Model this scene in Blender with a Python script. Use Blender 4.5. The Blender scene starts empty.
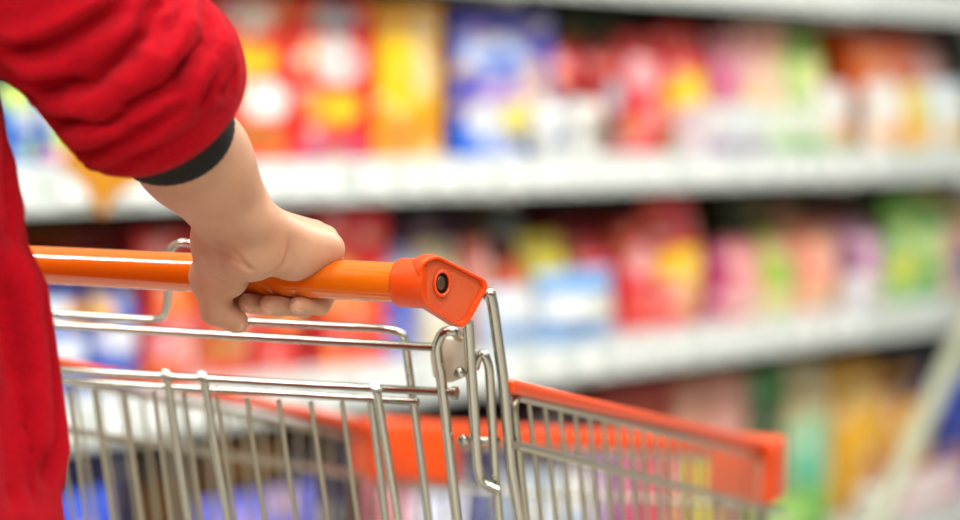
import bpy, bmesh, math, random
import numpy as np
from mathutils import Vector, Matrix
from mathutils.bvhtree import BVHTree

random.seed(7)
SC = bpy.context.scene
COL = SC.collection
PI = math.pi

# ------------------------------------------------------------------ camera
CAM_H = 1.17
PITCH = math.atan(167 / 2400)
ROLL = 0.013
FPX = 2400.0
cam_d = bpy.data.cameras.new('camera')
cam_d.sensor_width = 36.0
cam_d.lens = FPX / 960 * 36.0
cam_d.clip_start = 0.05
cam_d.dof.use_dof = True
cam_d.dof.focus_distance = 1.925
cam_d.dof.aperture_fstop = 2.3
cam = bpy.data.objects.new('camera', cam_d)
COL.objects.link(cam)
MROT = Matrix.Rotation(PI / 2 - PITCH, 3, 'X') @ Matrix.Rotation(ROLL, 3, 'Z')
cam.matrix_world = Matrix.Translation((0, 0, CAM_H)) @ MROT.to_4x4()
SC.camera = cam

# ------------------------------------------------------------------ world, lights, exposure
SC.view_settings.view_transform = 'Standard'
SC.view_settings.look = 'None'
SC.view_settings.gamma = 1.0
SC.view_settings.use_curve_mapping = False
SC.view_settings.exposure = -0.12
w = bpy.data.worlds.new('world')
SC.world = w
w.use_nodes = True
w.node_tree.nodes['Background'].inputs['Color'].default_value = (0.97, 1.0, 0.99, 1)
w.node_tree.nodes['Background'].inputs['Strength'].default_value = 0.5
CEIL = 3.1
# x, y, turn, watts: rows over the near aisle, and a row added along the shelf front to brighten it
LAMPS = [(-2.2, 0.6, 0, 40), (0.2, 0.2, 0, 42), (2.4, 0.6, 0, 22), (-2.2, -1.6, 0, 70), (0.4, -1.6, 0, 76), (2.6, -1.6, 0, 34),
         (-0.55, 1.95, 0.8, 34), (0.5, 2.95, 0.8, 36), (1.5, 3.9, 0.8, 50), (2.5, 4.85, 0.8, 66), (0.75, 1.6, 0.8, 26), (-4.1, -0.25, 0, 50), (-2.15, 1.62, 0, 64)]  # last three added for glints on the handle and chrome rails
for i, (lx, ly, rz, wt) in enumerate(LAMPS):
    ld = bpy.data.lights.new('ceiling_lamp', 'AREA')
    ld.shape = 'RECTANGLE'
    ld.size = 1.2
    ld.size_y = 0.3
    ld.energy = wt
    ld.color = (0.975, 1.0, 0.99)
    lo = bpy.data.objects.new('ceiling_lamp', ld)
    lo.location = (lx, ly, CEIL - 0.065)
    lo.rotation_euler = (0, 0, rz)
    COL.objects.link(lo)

# ------------------------------------------------------------------ pixel rays into the place
CAMP = Vector((0, 0, CAM_H))


def ray(px, py):
    return MROT @ Vector(((px - 480) / FPX, -(py - 260) / FPX, -1.0))


def at(px, py, Y):
    d = ray(px, py)
    return CAMP + d * (Y / d.y)


def on(plane, px, py):
    p0, n = plane
    d = ray(px, py)
    return CAMP + d * ((p0 - CAMP).dot(n) / d.dot(n))


# ------------------------------------------------------------------ materials
def s2l(c):
    return tuple(((x / 255) / 12.92 if x / 255 <= 0.04045 else ((x / 255 + 0.055) / 1.055) ** 2.4) for x in c)


def mat(name, rgb, rough=0.5, metal=0.0, **kw):
    m = bpy.data.materials.new(name)
    m.use_nodes = True
    nt = m.node_tree
    b = nt.nodes['Principled BSDF']
    c = s2l(rgb)
    b.inputs['Base Color'].default_value = (*c, 1)
    b.inputs['Roughness'].default_value = rough
    b.inputs['Metallic'].default_value = metal
    for k, v in kw.items():
        b.inputs[k.replace('_', ' ')].default_value = v
    return m


def noise_bump(m, scale, strength, dist=0.001, detail=4.0, col_var=0.0, rgb=None, col_scale=None):
    nt = m.node_tree
    b = nt.nodes['Principled BSDF']
    tc = nt.nodes.new('ShaderNodeTexCoord')
    n = nt.nodes.new('ShaderNodeTexNoise')
    n.inputs['Scale'].default_value = scale
    n.inputs['Detail'].default_value = detail
    nt.links.new(tc.outputs['Object'], n.inputs['Vector'])
    bp = nt.nodes.new('ShaderNodeBump')
    bp.inputs['Strength'].default_value = strength
    bp.inputs['Distance'].default_value = dist
    nt.links.new(n.outputs['Fac'], bp.inputs['Height'])
    nt.links.new(bp.outputs['Normal'], b.inputs['Normal'])
    if col_var and rgb:
        n2 = nt.nodes.new('ShaderNodeTexNoise')
        n2.inputs['Scale'].default_value = col_scale or scale
        n2.inputs['Detail'].default_value = 3
        nt.links.new(tc.outputs['Object'], n2.inputs['Vector'])
        cr = nt.nodes.new('ShaderNodeValToRGB')
        c = s2l(rgb)
        cr.color_ramp.elements[0].position = 0.3
        cr.color_ramp.elements[1].position = 0.7
        cr.color_ramp.elements[0].color = (*[x * (1 - col_var) for x in c], 1)
        cr.color_ramp.elements[1].color = (*[min(1, x * (1 + col_var)) for x in c], 1)
        nt.links.new(n2.outputs['Fac'], cr.inputs['Fac'])
        nt.links.new(cr.outputs['Color'], b.inputs['Base Color'])
    return m


M = {}
M['skin'] = noise_bump(mat('skin', (198, 148, 116), 0.5, 0, Subsurface_Weight=0.12, Subsurface_Scale=0.01), 420, 0.25, 0.0006, 3, 0.07, (198, 148, 116), 38)
M['skin'].node_tree.nodes['Principled BSDF'].inputs['Subsurface Radius'].default_value = (1.0, 0.35, 0.18)
M['nail'] = mat('nail', (216, 164, 138), 0.3)
M['fleece'] = noise_bump(mat('red_fleece', (178, 4, 24), 0.95, 0, Sheen_Weight=0.08, Sheen_Roughness=0.6), 620, 0.7, 0.003, 3, 0.32, (177, 4, 23), 640)
M['fleece'].node_tree.nodes['Principled BSDF'].inputs['Sheen Tint'].default_value = (1.0, 0.25, 0.28, 1)
M['fleece'].node_tree.nodes['Principled BSDF'].inputs['Specular IOR Level'].default_value = 0.1
M['rib'] = noise_bump(mat('black_rib_knit', (20, 18, 16), 0.95), 500, 0.5, 0.001)
M['denim'] = noise_bump(mat('dark_denim', (38, 44, 66), 0.9), 600, 0.4, 0.0008)
M['shoe'] = mat('shoe_leather', (40, 36, 34), 0.5)
M['hair'] = noise_bump(mat('dark_hair', (30, 22, 18), 0.5), 200, 0.8, 0.004)
M['chrome'] = mat('zinc_chrome', (186, 184, 172), 0.18, 1.0)
M['chrome_soft'] = mat('zinc_wire', (178, 172, 154), 0.3, 1.0)
M['handle'] = noise_bump(mat('orange_lacquer', (230, 108, 10), 0.16, 0, Coat_Weight=1.0, Coat_Roughness=0.03), 90, 0.03, 0.0004)
M['orange'] = mat('orange_plastic', (228, 76, 16), 0.3, 0, Subsurface_Weight=0.05, Subsurface_Scale=0.004)
M['recess'] = noise_bump(mat('matte_orange_plastic', (206, 84, 36), 0.65), 300, 0.4, 0.0008)
M['screw'] = mat('shaded_screw_steel', (120, 108, 88), 0.4, 1.0)  # steel colour darkened so the screw looks sunk in its hole
M['beige'] = mat('beige_plastic', (238, 226, 206), 0.45)
M['dark'] = mat('hole_shade', (30, 24, 20), 0.6)  # dark colour standing in for shade inside the screw hole
M['rubber'] = mat('grey_rubber', (70, 70, 72), 0.7)
M['shelf'] = mat('white_shelf_metal', (226, 228, 224), 0.35)
M['rail'] = mat('white_price_rail', (216, 222, 216), 0.25)
M['tag'] = mat('white_tag_card', (252, 252, 248), 0.3)
M['backpanel'] = mat('dark_back_panel', (46, 38, 32), 0.8)
M['pennant'] = mat('ochre_pennant_card', (206, 134, 10), 0.5)
M['pole'] = mat('pale_pole_enamel', (178, 180, 154), 0.5)
M['fixture'] = mat('white_fixture', (240, 240, 240), 0.5)


def vcol_mat(name, rough):
    m = bpy.data.materials.new(name)
    m.use_nodes = True
    nt = m.node_tree
    b = nt.nodes['Principled BSDF']
    a = nt.nodes.new('ShaderNodeVertexColor')
    a.layer_name = 'print'
    nt.links.new(a.outputs['Color'], b.inputs['Base Color'])
    b.inputs['Roughness'].default_value = rough
    return m


M['carton'] = vcol_mat('printed_carton', 0.4)
M['film'] = vcol_mat('printed_film', 0.3)


def tile_mat(name, c1, c2, size, gap):
    m = bpy.data.materials.new(name)
    m.use_nodes = True
    nt = m.node_tree
    b = nt.nodes['Principled BSDF']
    tc = nt.nodes.new('ShaderNodeTexCoord')
    br = nt.nodes.new('ShaderNodeTexBrick')
    br.offset = 0.0
    br.inputs['Scale'].default_value = 1.0
    br.inputs['Brick Width'].default_value = size
    br.inputs['Row Height'].default_value = size
    br.inputs['Mortar Size'].default_value = gap
    br.inputs['Color1'].default_value = (*s2l(c1), 1)
    br.inputs['Color2'].default_value = (*s2l(c1), 1)
    br.inputs['Mortar'].default_value = (*s2l(c2), 1)
    nt.links.new(tc.outputs['Object'], br.inputs['Vector'])
    nt.links.new(br.outputs['Color'], b.inputs['Base Color'])
    b.inputs['Roughness'].default_value = 0.3
    return m


# ------------------------------------------------------------------ object helpers
def link(o, parent=None):
    COL.objects.link(o)
    if parent:
        o.parent = parent
    return o


def origin_of(p):
    v = Vector((0, 0, 0))
    while p is not None:
        v += p.location
        p = p.parent
    return v


def thing(name, label, cat, loc=(0, 0, 0), rotz=0, group=None):
    o = bpy.data.objects.new(name, None)
    o.empty_display_size = 0.1
    o.location = loc
    o.rotation_euler = (0, 0, rotz)
    link(o)
    return tag(o, label, cat, group)


def tag(o, label, cat, group=None):
    o['label'] = label
    o['category'] = cat
    if group:
        o['group'] = group
    return o


def mesh_obj(name, verts, faces, material, parent=None, smooth=True, world=True, mats=None, fmat=None):
    """verts are world coordinates (world=True) or local ones"""
    off = origin_of(parent) if (world and parent is not None) else Vector((0, 0, 0))
    me = bpy.data.meshes.new(name)
    va = np.asarray(verts, dtype=np.float64).reshape(-1, 3) - np.array(off)
    me.from_pydata(va.tolist(), [], [tuple(int(i) for i in f) for f in faces])
    me.update()
    for m in (mats or [material]):
        me.materials.append(m)
    if fmat is not None:
        me.polygons.foreach_set('material_index', np.asarray(fmat, dtype=np.int32))
    if smooth:
        me.polygons.foreach_set('use_smooth', np.ones(len(me.polygons), dtype=bool))
    o = bpy.data.objects.new(name, me)
    return link(o, parent)


def struct(name, verts, faces, m):
    o = mesh_obj(name, verts, faces, m, smooth=False)
    o['kind'] = 'structure'
    return o


def bm_obj(name, bm, m, parent=None, smooth=True, world=True):
    bmesh.ops.recalc_face_normals(bm, faces=bm.faces)
    bm.verts.index_update()
    v = [tuple(x.co) for x in bm.verts]
    f = [[x.index for x in fc.verts] for fc in bm.faces]
    bm.free()
    return mesh_obj(name, v, f, m, parent, smooth, world)


def auto_sharp(o, ang=0.6):
    try:
        o.data.set_sharp_from_angle(angle=ang)
    except Exception:
        pass
    return o


def fillet(pts, rad, n=6, closed=False):
    pts = [Vector(p) for p in pts]
    out = []
    N = len(pts)
    for i, p in enumerate(pts):
        if not closed and (i == 0 or i == N - 1):
            out.append(p)
            continue
        a, b = pts[(i - 1) % N], pts[(i + 1) % N]
        da, db = (a - p), (b - p)
        la, lb = da.length, db.length
        if la < 1e-7 or lb < 1e-7:
            continue
        r = min(rad, la * 0.48, lb * 0.48)
        if (da / la).dot(db / lb) < -0.995:
            out.append(p)
            continue
        p0, p1 = p + da / la * r, p + db / lb * r
        for k in range(n + 1):
            t = k / n
            out.append(p0 * (1 - t) ** 2 + p * 2 * t * (1 - t) + p1 * t * t)
    return out


def tube_geo(pts, r, seg=10, closed=False):
    pts = [Vector(p) for p in pts]
    N = len(pts)
    verts, faces = [], []
    T = []
    for i in range(N):
        a = pts[i - 1] if (i > 0 or closed) else pts[i]
        b = pts[(i + 1) % N] if (i < N - 1 or closed) else pts[i]
        T.append((b - a).normalized())
    up = Vector((0, 0, 1)) if abs(T[0].z) < 0.9 else Vector((1, 0, 0))
    nrm = (up - T[0] * up.dot(T[0])).normalized()
    for i in range(N):
        nrm = (nrm - T[i] * nrm.dot(T[i])).normalized()
        bi = T[i].cross(nrm)
        rr = r[i] if isinstance(r, (list, tuple)) else r
        for k in range(seg):
            a = 2 * PI * k / seg
            verts.append(pts[i] + nrm * (rr * math.cos(a)) + bi * (rr * math.sin(a)))
    for i in range(N if closed else N - 1):
        j = (i + 1) % N
        for k in range(seg):
            k2 = (k + 1) % seg
            faces.append((i * seg + k, i * seg + k2, j * seg + k2, j * seg + k))
    if not closed:
        faces.append(tuple(range(seg - 1, -1, -1)))
        faces.append(tuple((N - 1) * seg + k for k in range(seg)))
    return verts, faces


def tube(name, pts, r, m, parent, fr=0.0, seg=10, closed=False):
    if fr:
        pts = fillet(pts, fr, closed=closed)
    v, f = tube_geo(pts, r, seg, closed)
    o = mesh_obj(name, v, f, m, parent)
    return auto_sharp(o, 1.0)


def join_geo(parts):
    V, F = [], []
    for v, f in parts:
        n = len(V)
        V += [tuple(x) for x in v]
        F += [tuple(i + n for i in q) for q in f]
    return V, F


def prism(outline, depth, bevel=0.0, segs=3):
    """outline: 3D points on a plane; extruded by vector depth -> bmesh"""
    bm = bmesh.new()
    a = [bm.verts.new(p) for p in outline]
    b = [bm.verts.new(Vector(p) + depth) for p in outline]
    n = len(a)
    bm.faces.new(a)
    bm.faces.new(b[::-1])
    for i in range(n):
        bm.faces.new((a[i], b[i], b[(i + 1) % n], a[(i + 1) % n]))
    bmesh.ops.recalc_face_normals(bm, faces=bm.faces)
    if bevel:
        bmesh.ops.bevel(bm, geom=list(bm.edges), offset=bevel, segments=segs, profile=0.5, affect='EDGES', clamp_overlap=True)
    return bm


def box_geo(x0, x1, y0, y1, z0, z1):
    v = [(x, y, z) for x in (x0, x1) for y in (y0, y1) for z in (z0, z1)]
    f = [(0, 1, 3, 2), (4, 6, 7, 5), (0, 4, 5, 1), (2, 3, 7, 6), (0, 2, 6, 4), (1, 5, 7, 3)]
    return v, f


# ------------------------------------------------------------------ SDF modelling
class Grid:
    def __init__(self, lo, hi, h):
        self.lo = np.array(lo, float)
        self.h = h
        self.n = np.ceil((np.array(hi, float) - self.lo) / h).astype(int) + 1
        self.ax = [self.lo[i] + h * np.arange(self.n[i]) for i in range(3)]
        self.D = np.full(self.n, 9.0, dtype=np.float32)

    def _sub(self, lo, hi):
        i0 = np.clip(np.floor((np.array(lo) - self.lo) / self.h).astype(int), 0, self.n)
        i1 = np.clip(np.ceil((np.array(hi) - self.lo) / self.h).astype(int) + 1, 0, self.n)
        sl = tuple(slice(a, b) for a, b in zip(i0, i1))
        X = np.meshgrid(*[self.ax[i][sl[i]].astype(np.float32) for i in range(3)], indexing='ij', sparse=True)
        return sl, X

    def union(self, d, sl, k):
        a = self.D[sl]
        if k <= 0:
            self.D[sl] = np.minimum(a, d)
        else:
            hh = np.clip(0.5 + 0.5 * (a - d) / k, 0, 1)
            self.D[sl] = np.where(a > 5, d, a * (1 - hh) + d * hh - k * hh * (1 - hh))

    def cap(self, a, b, ra, rb, k=0.006):
        a, b = np.array(a, float), np.array(b, float)
        R = max(ra, rb) + 2 * k + 0.012
        sl, X = self._sub(np.minimum(a, b) - R, np.maximum(a, b) + R)
        if 0 in [s.stop - s.start for s in sl]:
            return
        ba = b - a
        L2 = float(ba @ ba) or 1e-9
        px, py, pz = X[0] - a[0], X[1] - a[1], X[2] - a[2]
        t = np.clip((px * ba[0] + py * ba[1] + pz * ba[2]) / L2, 0, 1)
        d = np.sqrt((px - t * ba[0]) ** 2 + (py - t * ba[1]) ** 2 + (pz - t * ba[2]) ** 2) - (ra + (rb - ra) * t)
        self.union(d, sl, k)

    def chain(self, pts, rs, k=0.006):
        for i in range(len(pts) - 1):
            self.cap(pts[i], pts[i + 1], rs[i], rs[i + 1], k)

    def ell(self, c, r, k=0.006, rotz=0.0, sub=False):
        c, r = np.array(c, float), np.array(r, float)
        R = max(r) + 2 * k + 0.012
        sl, X = self._sub(c - R, c + R)
        cs, sn = math.cos(rotz), math.sin(rotz)
        px, py, pz = X[0] - c[0], X[1] - c[1], X[2] - c[2]
        qx, qy = px * cs + py * sn, -px * sn + py * cs
        k0 = np.sqrt((qx / r[0]) ** 2 + (qy / r[1]) ** 2 + (pz / r[2]) ** 2)
        d = (k0 - 1.0) * min(r)
        if sub:
            self.D[sl] = np.maximum(self.D[sl], -d)
        else:
            self.union(d, sl, k)

    def cut(self, p, n, k=0.004):
        """remove everything on the +n side of the plane"""
        n = np.array(n, float)
        n /= np.linalg.norm(n)
        X = np.meshgrid(*[self.ax[i].astype(np.float32) for i in range(3)], indexing='ij', sparse=True)
        d = (X[0] - p[0]) * n[0] + (X[1] - p[1]) * n[1] + (X[2] - p[2]) * n[2]
        a = self.D
        hh = np.clip(0.5 - 0.5 * (a - d) / k, 0, 1)
        self.D = (a * (1 - hh) + d * hh + k * hh * (1 - hh)).astype(np.float32)

    def mesh(self):
        D = self.D
        ins = D < 0
        nx, ny, nz = D.shape
        cnt = np.zeros((nx - 1, ny - 1, nz - 1), np.int8)
        for i in (0, 1):
            for j in (0, 1):
                for k in (0, 1):
                    cnt += ins[i:nx - 1 + i, j:ny - 1 + j, k:nz - 1 + k]
        act = np.argwhere((cnt > 0) & (cnt < 8))
        idx = np.full(cnt.shape, -1, np.int64)
        idx[tuple(act.T)] = np.arange(len(act))
        P = np.zeros((len(act), 3))
        C = np.zeros(len(act))
        corners = [(i, j, k) for i in (0, 1) for j in (0, 1) for k in (0, 1)]
        for a in corners:
            for ax in range(3):
                if a[ax] == 1:
                    continue
                b = list(a)
                b[ax] = 1
                va = D[act[:, 0] + a[0], act[:, 1] + a[1], act[:, 2] + a[2]].astype(float)
                vb = D[act[:, 0] + b[0], act[:, 1] + b[1], act[:, 2] + b[2]].astype(float)
                m = (va < 0) != (vb < 0)
                t = np.where(m, va / np.where(m, va - vb, 1), 0)
                p = np.array(a, float)[None, :].repeat(len(act), 0)
                p[:, ax] += t
                P += p * m[:, None]
                C += m
        V = (act + P / C[:, None]) * self.h + self.lo
        F = []
        for ax in range(3):
            s0 = [slice(None)] * 3
            s1 = [slice(None)] * 3
            s0[ax] = slice(0, -1)
            s1[ax] = slice(1, None)
            A, B = ins[tuple(s0)], ins[tuple(s1)]
            e = np.argwhere(A != B)
            o1, o2 = (ax + 1) % 3, (ax + 2) % 3
            ok = (e[:, o1] > 0) & (e[:, o2] > 0) & (e[:, o1] < D.shape[o1] - 1) & (e[:, o2] < D.shape[o2] - 1)
            e = e[ok]
            flip = A[tuple(e.T)]
            q = []
            for d1, d2 in ((-1, -1), (0, -1), (0, 0), (-1, 0)):
                c = e.copy()
                c[:, o1] += d1
                c[:, o2] += d2
                q.append(idx[tuple(c.T)])
            q = np.stack(q, 1)
            q[~flip] = q[~flip][:, ::-1]
            F.append(q)
        return V, np.concatenate(F)


def relax(V, F, it=2, lam=0.5):
    e = np.concatenate([F[:, [0, 1]], F[:, [1, 2]], F[:, [2, 3]], F[:, [3, 0]]])
    n = np.bincount(e.ravel(), minlength=len(V)).astype(float)
    n[n == 0] = 1
    for _ in range(it):
        for l in (lam, -lam * 1.04):
            S = np.zeros_like(V)
            np.add.at(S, e[:, 0], V[e[:, 1]])
            np.add.at(S, e[:, 1], V[e[:, 0]])
            V = V + l * (S / n[:, None] - V)
    return V


def vnormals(V, F):
    n = np.cross(V[F[:, 2]] - V[F[:, 0]], V[F[:, 3]] - V[F[:, 1]])
    N = np.zeros_like(V)
    for k in range(4):
        np.add.at(N, F[:, k], n)
    return N / np.maximum(np.linalg.norm(N, axis=1), 1e-12)[:, None]


def crease(V, N, line, depth, w, ridge=0.6):
    """press a soft groove along a 3D polyline, with a raised roll of cloth on both sides"""
    L = np.array([tuple(p) for p in line])
    lo, hi = L.min(0) - 6 * w, L.max(0) + 6 * w
    sel = np.where(np.all((V > lo) & (V < hi), axis=1))[0]
    if len(sel) == 0:
        return
    P = V[sel]
    best = np.full(len(sel), 9.0)
    tt = np.zeros(len(sel))
    seglen = np.linalg.norm(L[1:] - L[:-1], axis=1)
    tot = seglen.sum()
    acc = 0
    for i in range(len(L) - 1):
        a, b = L[i], L[i + 1]
        ba = b - a
        t = np.clip(((P - a) @ ba) / max(ba @ ba, 1e-12), 0, 1)
        d = np.linalg.norm(P - a - t[:, None] * ba, axis=1)
        m = d < best
        best[m] = d[m]
        tt[m] = (acc + t[m] * seglen[i]) / tot
        acc += seglen[i]
    env = np.clip(np.minimum(tt, 1 - tt) * 5 + 0.15, 0, 1)
    disp = -depth * np.exp(-(best / w) ** 2) + ridge * depth * np.exp(-((best - 2.1 * w) / (1.1 * w)) ** 2)
    V[sel] += N[sel] * (disp * env)[:, None]


def bez(pts, n=24):
    """smooth polyline through points (Catmull-Rom)"""
    p = [Vector(x) for x in pts]
    p = [p[0] * 2 - p[1]] + p + [p[-1] * 2 - p[-2]]
    out = []
    m = max(2, n // (len(p) - 3))
    for i in range(1, len(p) - 2):
        for k in range(m):
            t = k / m
            a, b, c, d = p[i - 1], p[i], p[i + 1], p[i + 2]
            out.append(0.5 * ((2 * b) + (c - a) * t + (2 * a - 5 * b + 4 * c - d) * t * t + (3 * b - a - 3 * c + d) * t ** 3))
    out.append(p[-2])
    return out


# ================================================================== THE SETTING
SHX = 2480.0                     # where the shelf lines meet in the picture


def shelf_ground(px):
    """point of the shelf front line (x, y) seen in picture column px"""
    Y = 4.66 * (SHX - 400) / (SHX - px)
    return Vector(((px - 480) / FPX * Y, Y, 0))


SP0 = shelf_ground(400)
SDIR = (shelf_ground(960) - shelf_ground(60)).normalized()      # along the shelf, to the right
SIN = Vector((-SDIR.y, SDIR.x, 0))                              # into the shelf, away from the aisle
SROT = math.atan2(SDIR.y, SDIR.x)

struct('floor', [(-7, -5, 0), (9, -5, 0), (9, 12, 0), (-7, 12, 0)], [(0, 1, 2, 3)], tile_mat('beige_floor_tiles', (172, 164, 152), (126, 120, 112), 0.45, 0.006))
struct('ceiling', [(-7, -5, CEIL), (9, -5, CEIL), (9, 12, CEIL), (-7, 12, CEIL)], [(3, 2, 1, 0)], tile_mat('ceiling_tiles', (236, 236, 232), (190, 190, 186), 0.6, 0.008))
wb = SP0 + SIN * 1.0
a_, b_ = wb - SDIR * 5, wb + SDIR * 6
struct('wall_front', [(-7, -2.6, 0), (9, -2.6, 0), (9, -2.6, CEIL), (-7, -2.6, CEIL)], [(3, 2, 1, 0)], mat('far_store_side', (112, 96, 88), 0.8))  # unseen, behind the camera; added dark for the chrome to reflect
struct('wall_back', [(a_.x, a_.y, 0), (b_.x, b_.y, 0), (b_.x, b_.y, CEIL), (a_.x, a_.y, CEIL)], [(0, 1, 2, 3)], mat('store_wall_paint', (214, 212, 204), 0.8))

for i, (lx, ly, rz, wt) in enumerate(LAMPS):  # housings for the aisle rows and the added lamps alike
    t = thing('ceiling_light', 'white rectangular ceiling lamp, out of view above the aisle', 'ceiling lamp', (lx, ly, CEIL), rz, 'ceiling lamps above the aisle')
    bm = bmesh.new()
    v, f = join_geo([box_geo(-0.64, -0.605, -0.19, 0.19, -0.06, 0), box_geo(0.605, 0.64, -0.19, 0.19, -0.06, 0),
                     box_geo(-0.605, 0.605, -0.19, -0.155, -0.06, 0), box_geo(-0.605, 0.605, 0.155, 0.19, -0.06, 0),
                     box_geo(-0.605, 0.605, -0.155, 0.155, -0.02, 0)])
    mesh_obj('lamp_housing', v, f, M['fixture'], t, False, world=False)

# ---- the shelf rack
T_MIN, T_MAX = -2.3, 3.1           # extent along SDIR from SP0
SHELF_Z = {'top': 1.374, 'middle': 0.959, 'lower': 0.556, 'base': 0.004}     # underside of each front rail
RAIL_H = 0.08
DEPTH = 0.47


def sl(t, inn, z):
    return SP0 + SDIR * t + SIN * inn + Vector((0, 0, z))


def shelf_box(t0, t1, i0, i1, z0, z1):
    v, f = box_geo(t0, t1, i0, i1, z0, z1)
    return [sl(*p) for p in v], f


rack = thing('shelf_rack', 'long white metal supermarket shelf rack filled with packets across the background', 'shelf rack', sl(0.4, 0.25, 0))
v, f = shelf_box(T_MIN, T_MAX, DEPTH, DEPTH + 0.03, 0.0, 2.0)
mesh_obj('back_panel', v, f, M['backpanel'], rack, False)['label'] = 'dark back panel'
for tt in (T_MIN, -0.93, 0.44, 1.81, T_MAX - 0.04):
    v, f = shelf_box(tt, tt + 0.04, DEPTH + 0.03, DEPTH + 0.08, 0, 2.05)
    mesh_obj('upright_post', v, f, M['shelf'], rack, False)
v, f = shelf_box(T_MIN, T_MAX, 0.03, DEPTH, 0.0, 0.054)
mesh_obj('plinth', v, f, M['shelf'], rack, False)
DECK = {}
for nm, z in SHELF_Z.items():
    v, f = shelf_box(T_MIN, T_MAX, 0.012, DEPTH, z + RAIL_H - 0.03, z + RAIL_H)
    sb = mesh_obj('shelf_board', v, f, M['shelf'], rack, False)
    DECK[nm] = z + RAIL_H
    # rail: slightly leaning front with rolled edges
    prof = [(0.012, RAIL_H), (0.002, RAIL_H), (-0.004, RAIL_H - 0.008), (-0.002, RAIL_H - 0.012), (0.004, 0.012), (0.0, 0.008), (0.004, 0.0), (0.012, 0.0)]
    V, F = [], []
    for t_ in (T_MIN, T_MAX):
        V += [sl(t_, a, z + b) for a, b in prof]
    n = len(prof)
    F = [(k, (k + 1) % n, n + (k + 1) % n, n + k) for k in range(n)] + [tuple(range(n)), tuple(range(2 * n - 1, n - 1, -1))]
    mesh_obj('price_rail', V, F, M['rail'], sb, False)
    if nm != 'base':
        bk = []
        for tt in (T_MIN + 0.02, -0.92, 0.45, 1.82, T_MAX - 0.03):
            vv, ff = shelf_box(tt, tt + 0.012, 0.08, DEPTH, z - 0.02, z + RAIL_H - 0.03)
            mesh_obj('bracket', vv, ff, M['shelf'], sb, False)

# price tags in the rails
tagmesh = None
for nm in ('top', 'middle', 'lower'):
    z = SHELF_Z[nm]
    rr = random.Random(nm)
    t_ = -1.0 if nm != 'top' else 0.05
    while t_ < 1.75:
        wd = rr.choice([0.05, 0.06, 0.06, 0.075])
        v, f = shelf_box(t_, t_ + wd, -0.0065, -0.0035, z + 0.018, z + 0.064)
        base = sl(t_ + wd / 2, -0.005, z + 0.018)
        o = mesh_obj('price_tag', [Vector(p) - base for p in v], f, M['tag'], None, False)
        o.location = base
        tag(o, 'small white price tag in the front rail of the %s shelf' % nm, 'price tag', 'price tags on the %s shelf rail' % nm)
        t_ += wd + rr.choice([0.02, 0.035, 0.05, 0.07])

# ================================================================== PRODUCTS ON THE SHELVES
W_ = (246, 242, 238)


def inside(px, setback):
    """distance along the shelf for picture column px on the plane set back into the shelf"""
    d = Vector(((px - 480) / FPX, 1, 0))
    p0 = SP0 + SIN * setback
    k = p0.dot(SIN) / d.dot(SIN)
    p = d * k
    return (p - p0).dot(SDIR), p.y


def px_z(px, py, Y):
    return at(px, py, Y).z


def paint(me, base, blobs, wdt, hgt, side=None):
    ca = me.color_attributes.new('print', 'FLOAT_COLOR', 'POINT')
    co = np.zeros(len(me.vertices) * 3)
    me.vertices.foreach_get('co', co)
    co = co.reshape(-1, 3)
    u, v = co[:, 0] / wdt + 0.5, co[:, 2] / hgt
    c = np.tile(np.array(s2l(base)), (len(co), 1))
    for b in blobs:
        bu, bv, ru, rv, rgb = b[:5]
        sq = len(b) > 5
        if sq:
            m = (np.abs(u - bu) < ru) & (np.abs(v - bv) < rv)
        else:
            m = ((u - bu) / ru) ** 2 + ((v - bv) / rv) ** 2 < 1
        c[m] = s2l(rgb)
    rs = np.random.RandomState(n_prod * 13 + 5)
    for _ in range(22):
        su, sv = rs.rand(2)
        m = (np.abs(u - su) < 0.04 + 0.09 * rs.rand()) & (np.abs(v - sv) < 0.02 + 0.035 * rs.rand())
        tgt = np.array(s2l([(250, 246, 240), (250, 246, 240), (40, 36, 44), base, (250, 200, 60)][rs.randint(5)]))
        c[m] = c[m] * 0.6 + tgt * 0.4
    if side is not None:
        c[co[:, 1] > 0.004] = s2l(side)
    out = np.ones((len(co), 4))
    out[:, :3] = c
    ca.data.foreach_set('color', out.ravel().astype(np.float32))


def grid_front(nu, nv):
    return [(i / nu, j / nv) for j in range(nv + 1) for i in range(nu + 1)]


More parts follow.
